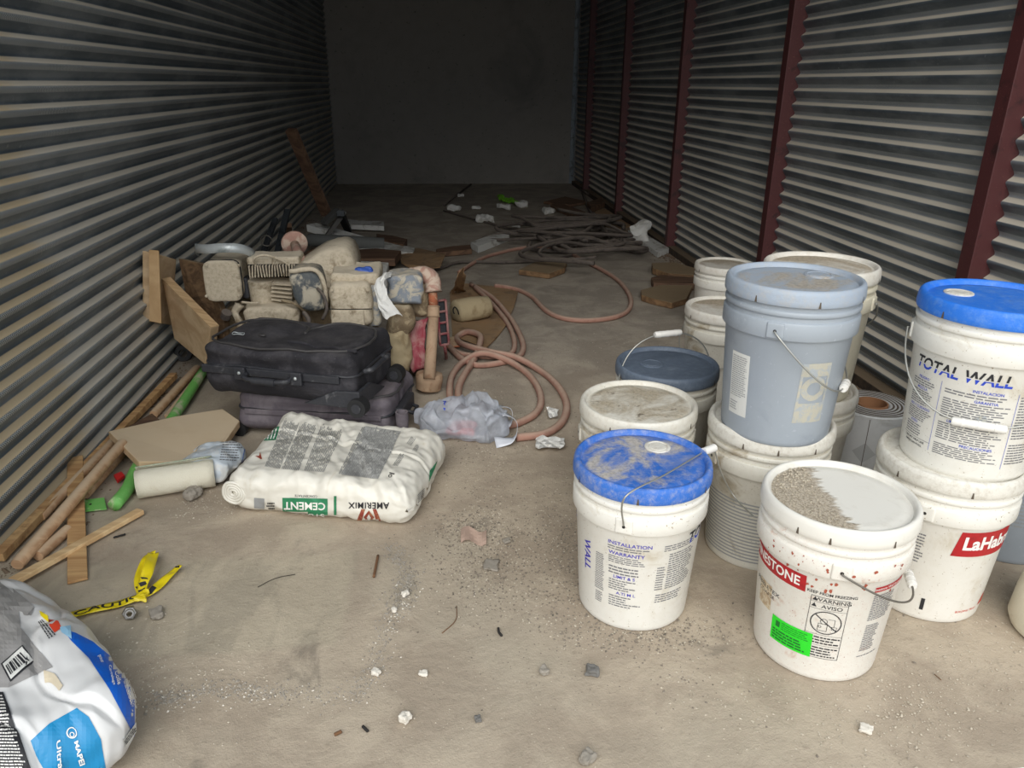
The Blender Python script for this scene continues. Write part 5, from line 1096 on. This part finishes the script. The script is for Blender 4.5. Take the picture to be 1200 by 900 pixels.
# cardboard sheet, upright flap, cloth roll
m = MB(); poly = [(527, 342), (545, 332), (575, 335), (608, 339), (602, 360), (593, 381), (582, 396), (570, 407), (550, 400), (530, 393)]
m.prism([fl(a_, b_, .012 + .008 * math.sin(i * 1.9)) for i, (a_, b_) in enumerate(poly)], .004); single('cardboard_sheet', m, 'card', 'brown cardboard sheet on the floor under the cloth roll', 'cardboard')
b0, b1_ = fl(540, 343, .015), fl(548, 343, .015)
m = MB(); m.grid(lambda a, b: fl(530 + 16 * b, 344 - 4 * b, .015).lerp(py(528 + 10 * b + 9 * a, 334 - 20 * a * (1 - abs(b - .45)), 4.05), a) + noise.noise_vector(Vector((a * 3, b * 3, 0))) * .02, 8, 8); single('cardboard_flap', m, 'card', 'torn upright cardboard flap behind the cloth roll', 'cardboard', thick=.004)
ca, cb_ = fl(534, 366, .060), fl(573, 359, .062); ax = (cb_ - ca).normalized(); sd_ = ax.cross(Vector((0, 0, 1)))
m = MB(); m.tube([ca, ca.lerp(cb_, .04), ca.lerp(cb_, .5), ca.lerp(cb_, .93), cb_], [.052, .062, .066, .060, .048], 28); m.v = [Vector((p.x, p.y, max(.016, p.z))) for p in m.v]; m.jit(.010, 14); m.v = [Vector((p.x, p.y, max(.016, p.z))) for p in m.v]
CR = single('cloth_roll', m, 'sack', 'rolled pale cloth sack lying on the cardboard', 'roll', smooth=True)
m = MB(); m.tube([ca - ax * .006 + sd_ * (.042 - .0045 * i) * math.cos(i * .5) * 1 + Vector((0, 0, (.042 - .0045 * i * .9) * math.sin(i * .5))) - CR.location for i in range(9)], .003, 6); obj('roll_fold', m, 'fin_dark', CR, smooth=True)
m = MB(); m.prism([fl(523, 395, .03), fl(537, 393, .03), fl(539, 404, .02), (fl(524, 406, .02))], .01); single('brick_chip', m.jit(.004, 20), 'rust', 'orange brown chip on the floor beside the pump', 'chip', bevel=.002)

# ================================================================== SCRAP FURTHER BACK
def scrap(name, label, cat, pts, z, thick, mat, jit=.004, group=None, bevel=.003):
    m = MB(); m.prism([fl(p[0], p[1], p[2] if len(p) > 2 else z) for p in pts], thick); m.jit(jit, 9); o = recentre(m); 
    ob = obj(name, m, mat, loc=Vector((o.x, o.y, max(o.z, .001))), bevel=bevel); return tag(ob, label, cat, group)
scrap('wood_offcut', 'flat wood offcut alone in the middle of the floor', 'offcut', [(608, 316), (627, 307), (664, 307), (662, 314), (644, 321)], .035, .035, 'oldwood')
scrap('plank', 'uppermost of the three broken planks beside the farthest pail', 'plank', [(764, 308), (790, 307), (815, 314), (813, 322), (783, 320), (765, 314)], .05, .04, 'oldwood')
scrap('plank', 'middle one of the three broken planks beside the farthest pail', 'plank', [(763, 325), (776, 322), (814, 325), (814, 332), (766, 331)], .05, .045, 'redwood')
scrap('plank', 'nearest, widest of the three broken planks beside the farthest pail', 'plank', [(751, 340), (781, 332), (812, 335), (805, 350), (787, 355), (764, 350), (752, 346)], .035, .035, 'oldwood')
scrap('foam_block', 'short white block in front of the hose tangle', 'block', [(551.5, 284), (588, 271), (597, 275), (560.5, 289)], .05, .05, 'foam')
scrap('foam_strip', 'long white strip on the floor at the right wall', 'strip', [(736, 270), (747, 269), (784, 291), (771, 296)], .04, .04, 'foam')
m = MB(); m.rbox((.07, .04, .07), .03, 6, lambda p: p + noise.noise_vector(p * 14) * .05 + fl(749, 272, .10)); single('crumpled_paper', m, 'foam', 'crumpled white paper standing on the long white strip', 'paper', smooth=False)
scrap('plank', 'brown plank left of the hose tangle, farther back', 'plank', [(645, 240), (653, 236), (686, 248), (677, 254)], .04, .035, 'redwood')
scrap('plank', 'brown plank end near the base of a red column', 'plank', [(688, 237), (704, 231), (709, 237), (693, 243)], .07, .05, 'redwood')
scrap('plank', 'dim plank lying across, deepest in the unit', 'plank', [(637, 236), (662, 230), (690, 236), (668, 240)], .03, .025, 'redwood')
scrap('cardboard_sheet', 'grey brown sheet under the rising black hose', 'cardboard', [(696, 247), (708, 244), (741, 265), (712, 269)], .012, .008, 'card')
scrap('plank', 'low plank between the cardboard and the short white block', 'plank', [(511, 292), (530, 288), (551, 287), (553, 292), (513, 296)], .04, .035, 'redwood')
scrap('cardboard_sheet', 'curled brown cardboard beside the scrap pile', 'cardboard', [(467, 297), (490, 290), (523, 298, .09), (514, 313, .06), (483, 316), (471, 307, .06)], .03, .006, 'card', .015)
scrap('plank', 'long brown plank lying across behind the engines', 'plank', [(400, 293), (440, 291), (470, 294), (463, 303), (416, 303)], .09, .05, 'redwood')
scrap('foam_strip', 'white strip behind the engines with its end toward the cardboard', 'strip', [(411, 290), (448, 282), (486, 290), (484, 296), (430, 292)], .05, .03, 'foam')
scrap('foam_sheet', 'pale foam sheet right behind the large engine', 'panel', [(414, 306, .16), (455, 308, .13), (453, 318, .10), (416, 320, .14)], .12, .10, 'foam')
scrap('foam_strip', 'long pale strip slanting across the scrap pile', 'strip', [(359, 263, .18), (371, 261, .18), (446, 282, .08), (428, 284, .08)], .1, .05, 'foam')
scrap('foam_strip', 'white strip at the far side of the scrap pile', 'strip', [(405, 256), (420, 258), (450, 259), (450, 265), (411, 263)], .06, .04, 'foam')
scrap('plank', 'brown plank end sticking out of the far side of the scrap pile', 'plank', [(441, 274), (460, 276), (477, 280), (473, 287), (443, 280)], .06, .05, 'redwood')
m = MB(); m.tube([fl(362, 281, .10), fl(405, 284, .09), fl(450, 286, .07)], [.045, .05, .045], 14); single('grey_tube', m, flat('dull_grey_tube', c(96, 98, 96), .7), 'fat grey tube under the long pale strip in the scrap pile', 'tube', smooth='a')
m = MB(); m.tube([fl(350, 303, .06), fl(378, 289, .08), fl(400, 284, .10)], .018, 10); single('wooden_pole', m, 'redwood', 'red brown pole low in the scrap pile', 'pole', smooth='a')
stick('steel_bar', 'dark bar crossing over the pale strip toward the engines', 'bar', fl(404, 247, .30), fl(374, 290, .05), .05, .03, flat('dim_bar', c(88, 86, 82), .7))
stick('steel_bar', 'shorter dark bar crossing the long one in the scrap pile', 'bar', fl(396, 246, .28), fl(379, 262, .2), .06, .03, flat('dim_bar_two', c(84, 84, 82), .7))
stick('steel_bar', 'dark bar leaning in the scrap pile toward the beam', 'bar', fl(399, 250, .30), fl(408, 270, .02), .05, .04, 'dark_steel')
stick('timber_stud', 'brown timber stud leaning high against the left corrugated wall', 'timber', py(383, 252, 6.05), py(341, 152, 5.75), .075, .045, 'redwood', up=Vector((.5, 1, 0)))
stick('steel_angle', 'nearer dark steel bar leaning on the left wall behind the hoop', 'bar', Vector((-.93, 4.25, .03)), py(337, 246, 4.7), .035, .02, 'dark_steel')
stick('steel_angle', 'farther dark steel bar leaning on the left wall, with a wire loop', 'bar', Vector((-1.03, 4.20, .03)), py(323, 256, 4.5), .03, .02, 'dark_steel')
m = MB(); m.tube([py(312, 282, 4.33) + Vector((.03 * math.cos(i * .52), 0, .03 * math.sin(i * .52))) for i in range(12)], .003, 6, closed=True); single('wire_loop', m, 'darkwire', 'small wire loop on the dark leaning bars', 'wire', smooth=True)
stick('wooden_batten', 'reddish batten upright behind the dark leaning bars', 'batten', fl(338, 300, .01), py(337, 264, 4.9), .05, .03, 'redwood')
m = MB(); m.grid(lambda a, b: fl(584 + 22 * b, 232 + 6 * b, .02) + Vector((0, (a - .5) * .25, .025 * math.sin(a * 3.1) * (1 + .4 * math.sin(b * 11)))) + noise.noise_vector(Vector((a * 5, b * 6, 0))) * .03, 8, 12); single('green_wrapper', m, 'green_scrap', 'crumpled lime green plastic near the back wall', 'wrapper', thick=.003)
for k, (u_, v_, s_, lb) in enumerate(((540, 229, .03, 'tiny white chip deepest in the unit'), (532, 244, .05, 'grey paper lump left of the lime green plastic'), (558, 243, .035, 'small white lump in front of the lime green plastic'), (568, 256, .06, 'white lump on the floor between the block and the green plastic'),
        (590, 242, .045, 'flat white scrap in front of the green plastic'), (611, 239, .05, 'white scrap at the end of the green plastic'), (643, 247, .045, 'white lump beside the deep brown planks'), (605, 263.5, .03, 'small pale lump behind the short white block'))):
    m = MB(); m.rbox((s_ * 1.3, s_, s_ * .5), s_ * .4, 4, lambda p: p + noise.noise_vector(p * 20 + Vector((k, 0, 0))) * s_ * .5 + fl(u_, v_, s_ * .6)); single('scrap_lump', m, 'foam', lb, 'scrap', smooth=False)

# ================================================================== SMALL THINGS ON THE FLOOR
TP = thing('caution_tape', 'knotted strip of yellow caution tape running under the glossy sack', 'tape', fl(150, 704, 0))
ot = TP.location.copy()
def ribbon(pts, wid, tw=0, seed=0, n=40):
    P = smoothpath(pts, 10); m = MB()
    def f(a, b):
        k = a * (len(P) - 1); i = min(len(P) - 2, int(k)); p = P[i].lerp(P[i + 1], k - i); d = (P[i + 1] - P[i]).normalized(); s_ = d.cross(Vector((0, 0, 1))).normalized(); an = tw * math.sin(a * 5 + seed)
        w_ = wid if isinstance(wid, float) else wid(a)
        return p + (s_ * math.cos(an) + Vector((0, 0, 1)) * math.sin(an)) * w_ * (b - .5) + Vector((0, 0, .002 + .003 * math.sin(a * 17 + seed) * math.sin(b * 3.1)))
    m.grid(f, n, 4); return m, f
m, f1 = ribbon([fl(60, 728, .03), fl(100, 717, .008), fl(140, 708, .008), fl(172, 697, .010)], lambda a: .040 - .022 * a, .15); t1 = obj('tape', par(m, ot), 'yellow', TP, smooth=True, thick=.0006)
m, f2 = ribbon([fl(166, 700, .010), fl(168, 685, .02), fl(174, 668, .035), fl(180, 648, .03)], .026, .5, 1); obj('tape', par(m, ot), 'yellow', TP, smooth=True, thick=.0006)
m, f4 = ribbon([fl(166, 697, .008), fl(163, 680, .012), fl(170, 660, .02), fl(179, 647, .028)], .022, .7, 2); obj('tape', par(m, ot), 'yellow', TP, smooth=True, thick=.0006)
m, f3 = ribbon([fl(166, 700, .008), fl(182, 690, .010), fl(197, 676, .010), fl(210, 664, .012)], .022, .3, 3); obj('tape', par(m, ot), 'yellow', TP, smooth=True, thick=.0006)
m = MB(); m.rbox((.012, .014, .008), .006, 6, lambda p: p + noise.noise_vector(p * 80) * .008 + fl(166, 699, .014)); obj('knot', par(m, ot), 'yellow', TP, smooth=False)
def on_rib(f, u0, u1, off=.0014):
    def g(x, y): return f(u0 + (u1 - u0) * x, 1 - y) + Vector((0, 0, off)) - ot
    return g
ar = Art().text('CAUTION', .5, .52, .27, .022, sy=3.1); obj('lettering', ar.mesh(on_rib(f1, .30, 1.0), .05), 'ink', TP)
for f_, a0, a1 in ((f2, .1, .22), (f2, .28, .36), (f2, .42, .47), (f3, .93, .97), (f3, .20, .34), (f4, .12, .2)):
    obj('black_mark', Art().poly([(0, .1), (1, .3), (1, .95), (0, .7)]).mesh(on_rib(f_, a0, a1), .2), 'ink', TP)
# steel fitting
NU = thing('steel_fitting', 'small shiny hexagonal steel fitting below the caution tape', 'fitting', fl(153, 724, 0))
mt = Matrix.Rotation(R(62), 3, 'X') @ Matrix.Rotation(R(20), 3, 'Y')
m = MB(); m.lathe([(.007, -.010), (.014, -.010), (.0155, -.008), (.0155, .008), (.014, .010), (.007, .010), (.007, -.010)], 6, (0, 0, .0145), mt); obj('hex_body', m, 'steel', NU, smooth='a')
m = MB(); m.lathe([(.006, .008), (.0105, .008), (.0105, .018), (.0095, .020), (.006, .020), (.006, .008)], 20, (0, 0, .0145), mt); obj('threaded_end', m, 'steel', NU, smooth='a')
def stone(u, v, s, label, mat='stone', flatk=.6, seed=0, name='stone', cat='stone'):
    m = MB(); n_ = 5; sd = Vector((seed * 3.7, seed * 1.1, 0))
    m.rbox((s, s * .8, s * flatk), s * .35 * min(1, flatk * 1.5), n_, lambda p: p * (1 + .35 * noise.noise(p / s * 1.1 + sd)) + noise.noise_vector(p / s * 2.5 + sd) * s * .16)
    o = recentre(m); p = fl(u, v, 0); ob = obj(name, m, mat, loc=(p.x, p.y, .001), rot=(0, 0, seed), smooth='a', angle=35); tag(ob, label, cat)
stone(226, 584, .024, 'grey stone in front of the white mesh roll', seed=1); stone(184, 722, .017, 'grey chip right of the steel fitting', flatk=.35, seed=2)
stone(496, 791, .0085, 'bright white mortar chip in the middle foreground', 'white_chip', .4, 3, 'mortar_chip', 'chip'); stone(475, 845, .011, 'whitish crumbled chip at the bottom, left of centre', 'white_chip', .7, 4, 'mortar_chip', 'chip')
stone(637, 790, .011, 'grey pebble left of the dark pebble below the caked pail', seed=5); stone(694, 790, .013, 'dark grey pebble below the near caked pail', 'dark_stone', .6, 6)
stone(688, 893, .014, 'pale grey pebble at the bottom edge', seed=7); stone(560, 845, .007, 'small dark pebble at the bottom centre', 'dark_stone', .6, 8)
stone(441, 791, .009, 'cream mortar crumb on the slab patch edge', 'white_chip', .6, 9, 'mortar_chip', 'chip'); stone(475, 698, .008, 'cream mortar crumb below the cement sack corner', 'white_chip', .6, 10, 'mortar_chip', 'chip')
stone(462, 717, .007, 'tiny white crumb on the slab patch edge above the pebbles', 'white_chip', .6, 11, 'mortar_chip', 'chip'); stone(1014, 857, .012, 'pale wedge shaped chip near the bottom right', 'white_chip', .35, 12, 'mortar_chip', 'chip')
stone(594, 636, .010, 'light pebble right of the pink paper scrap', seed=13, flatk=.4); stone(576, 664, .022, 'flat grey chip below the pink paper scrap', seed=14, flatk=.12)
m = MB(); m.grid(lambda a, b: fl(540 + 30 * a, 636 - 16 * b - 4 * math.sin(a * 6), .004 + .004 * math.sin(a * 7 + b * 3)), 6, 4); single('paper_scrap', m, 'pinkpaper', 'pale pink paper scrap right of the cement sack', 'paper', thick=.0006)
m = MB(); m.grid(lambda a, b: fl(628 + 33 * a, 524 - 14 * b + 3 * a, .008 + .012 * abs(math.sin(a * 7 + b * 5))), 7, 4); single('plastic_scrap', m.jit(.012, 30), 'paper', 'crumpled plastic scrap at the edge of the widest hose loop', 'scrap', thick=.0006)
m = MB(); m.grid(lambda a, b: fl(642 + 12 * a, 488 - 9 * b, .008 + .01 * abs(math.sin(a * 5 + b * 4))), 5, 4); single('plastic_scrap', m.jit(.010, 40), 'paper', 'small crumpled plastic scrap inside the widest hose loop', 'scrap', thick=.0006)
def sliver(u0, v0, u1, v1, r, label, mat='twig', bend=0):
    m = MB(); a_, b_ = fl(u0, v0, r + .001), fl(u1, v1, r + .001); k = (b_ - a_).cross(Vector((0, 0, 1))) * bend; m.tube(smoothpath([a_, a_.lerp(b_, .5) + k, b_], 4), r, 6); single('sliver', m, mat, label, 'sliver', smooth=True)
sliver(438, 676, 443, 651, .0035, 'brown wood sliver below the cement sack'); sliver(518, 742, 535, 710, .001, 'fine grass like stalk in the middle foreground', 'twig', .15)
sliver(302, 688, 346, 673, .0008, 'hair thin wire with a hooked end right of the tape', 'fin_dark', -.12); sliver(133, 630, 147, 626, .003, 'dark bark sliver beside the pale pine lath', 'fin_dark')
sliver(584, 736, 588, 745, .003, 'short dark bark bit in the centre foreground', 'fin_dark', .1); sliver(425, 851, 431, 857, .003, 'short dark bit near the bottom, left of centre', 'fin_dark')
sliver(392, 861, 400, 857, .0035, 'dark brown crumb at the bottom left of centre', 'twig'); sliver(1095, 790, 1103, 797, .001, 'fine pale stalk near the threshold', 'twig')

# grit: thousands of grains nobody could count, denser where the photograph shows drifts
def grit(name, label, count, sampler, smin, smax, mat, seed):
    rn = random.Random(seed); m = MB(); V = []; F = []
    for _ in range(count):
        x, y = sampler(rn)
        if not (XL + .04 < x < XR - .05 and YF + .01 < y < YB - .1): continue
        s = smin + (smax - smin) * rn.random() ** 3.2; a = rn.uniform(0, 3.14); ca_, sa = math.cos(a), math.sin(a); k = len(V); ex = rn.uniform(.6, 1.3); hz = s * rn.uniform(.4, .8)
        for (px0, py0, pz) in ((1, 0, .0), (0, .8, .0), (-1, 0, 0), (0, -.8, 0), (.25, .1, 1)):
            X_, Y_ = px0 * s * ex, py0 * s; V.append((x + X_ * ca_ - Y_ * sa, y + X_ * sa + Y_ * ca_, -.001 + (hz if pz else 0)))
        F += [(k, k + 1, k + 4), (k + 1, k + 2, k + 4), (k + 2, k + 3, k + 4), (k + 3, k, k + 4)]
    m.v = [Vector(v) for v in V]; m.f = F; o = obj(name, m, mat, kind='stuff'); o['label'] = label; o['category'] = 'grit'; return o
def blob(spots):
    def f(rn):
        u, v, su, sv = rn.choice(spots); p = fl(rn.gauss(u, su), min(899, rn.gauss(v, sv)), 0); return p.x, p.y
    return f
def line_s(pts, sig):
    P = [fl(*p) for p in pts]
    def f(rn):
        i = rn.randrange(len(P) - 1); p = P[i].lerp(P[i + 1], rn.random()); return p.x + rn.gauss(0, sig), p.y + rn.gauss(0, sig)
    return f
uni = lambda rn: (rn.uniform(-1.1, 1.7), .95 + 7.5 * rn.random() ** 1.5)
near = [(600, 590, 60, 50), (640, 650, 50, 40), (610, 700, 60, 50), (700, 560, 60, 60), (560, 660, 30, 25), (680, 640, 30, 40), (560, 620, 25, 12), (580, 560, 40, 40), (650, 420, 90, 50), (600, 470, 60, 40), (700, 380, 70, 50), (760, 740, 60, 14), (650, 790, 120, 40), (1080, 640, 60, 40), (1120, 760, 60, 30), (1060, 830, 60, 30), (900, 840, 120, 30), (540, 850, 90, 30), (180, 780, 30, 40), (250, 590, 40, 12), (230, 800, 60, 25), (150, 480, 60, 40), (600, 520, 60, 30)]
grit('gravel', 'pale grey grit scattered over the whole floor', 14000, uni, .0007, .0034, dirty('pale_grit', c(170, 160, 144), c(146, 136, 122), scale=60, rough=.95), 1)
grit('gravel', 'whitish mortar crumbs drifted around the hoses and pails', 13000, blob(near), .0006, .0036, dirty('tan_white_grit', c(192, 182, 164), c(166, 156, 138), scale=60, rough=.95), 2)
grit('gravel', 'dark grey grit drifted in the middle of the floor', 13000, blob(near[:14]), .0008, .0042, dirty('dark_grit', c(126, 117, 105), c(96, 90, 80), scale=60, rough=.95), 3)
grit('gravel', 'crumbs along the broken edge of the slab patch', 3600, line_s([(180, 822), (260, 805), (340, 812), (420, 816), (440, 790), (447, 750), (470, 705), (480, 672), (455, 640)], .016), .0010, .0052, 'stone', 4)
grit('gravel', 'light crumbs along the slab patch edge', 700, line_s([(180, 826), (260, 812), (340, 816), (430, 818), (444, 780), (462, 730), (480, 690)], .02), .0008, .0042, 'white_chip', 5)
grit('gravel', 'brown dirt heaped along the foot of the right wall', 5000, lambda rn: (1.74 - abs(rn.gauss(0, .07)), rn.uniform(1.5, 7.5)), .003, .014, dirty('brown_dirt', c(112, 94, 76), c(80, 66, 54), scale=60, rough=.95), 6)
grit('gravel', 'gravelly sand heap at the right wall, behind the pails', 5000, lambda rn: (1.66 - abs(rn.gauss(0, .10)), rn.gauss(2.45, .22)), .002, .007, 'stone', 7)
grit('gravel', 'brown crumbs along the foot of the left wall', 2500, lambda rn: (XL + .05 + abs(rn.gauss(0, .05)), rn.uniform(1.2, 7)), .002, .010, dirty('brown_dirt_left', c(120, 104, 86), c(90, 76, 62), scale=60, rough=.95), 8)
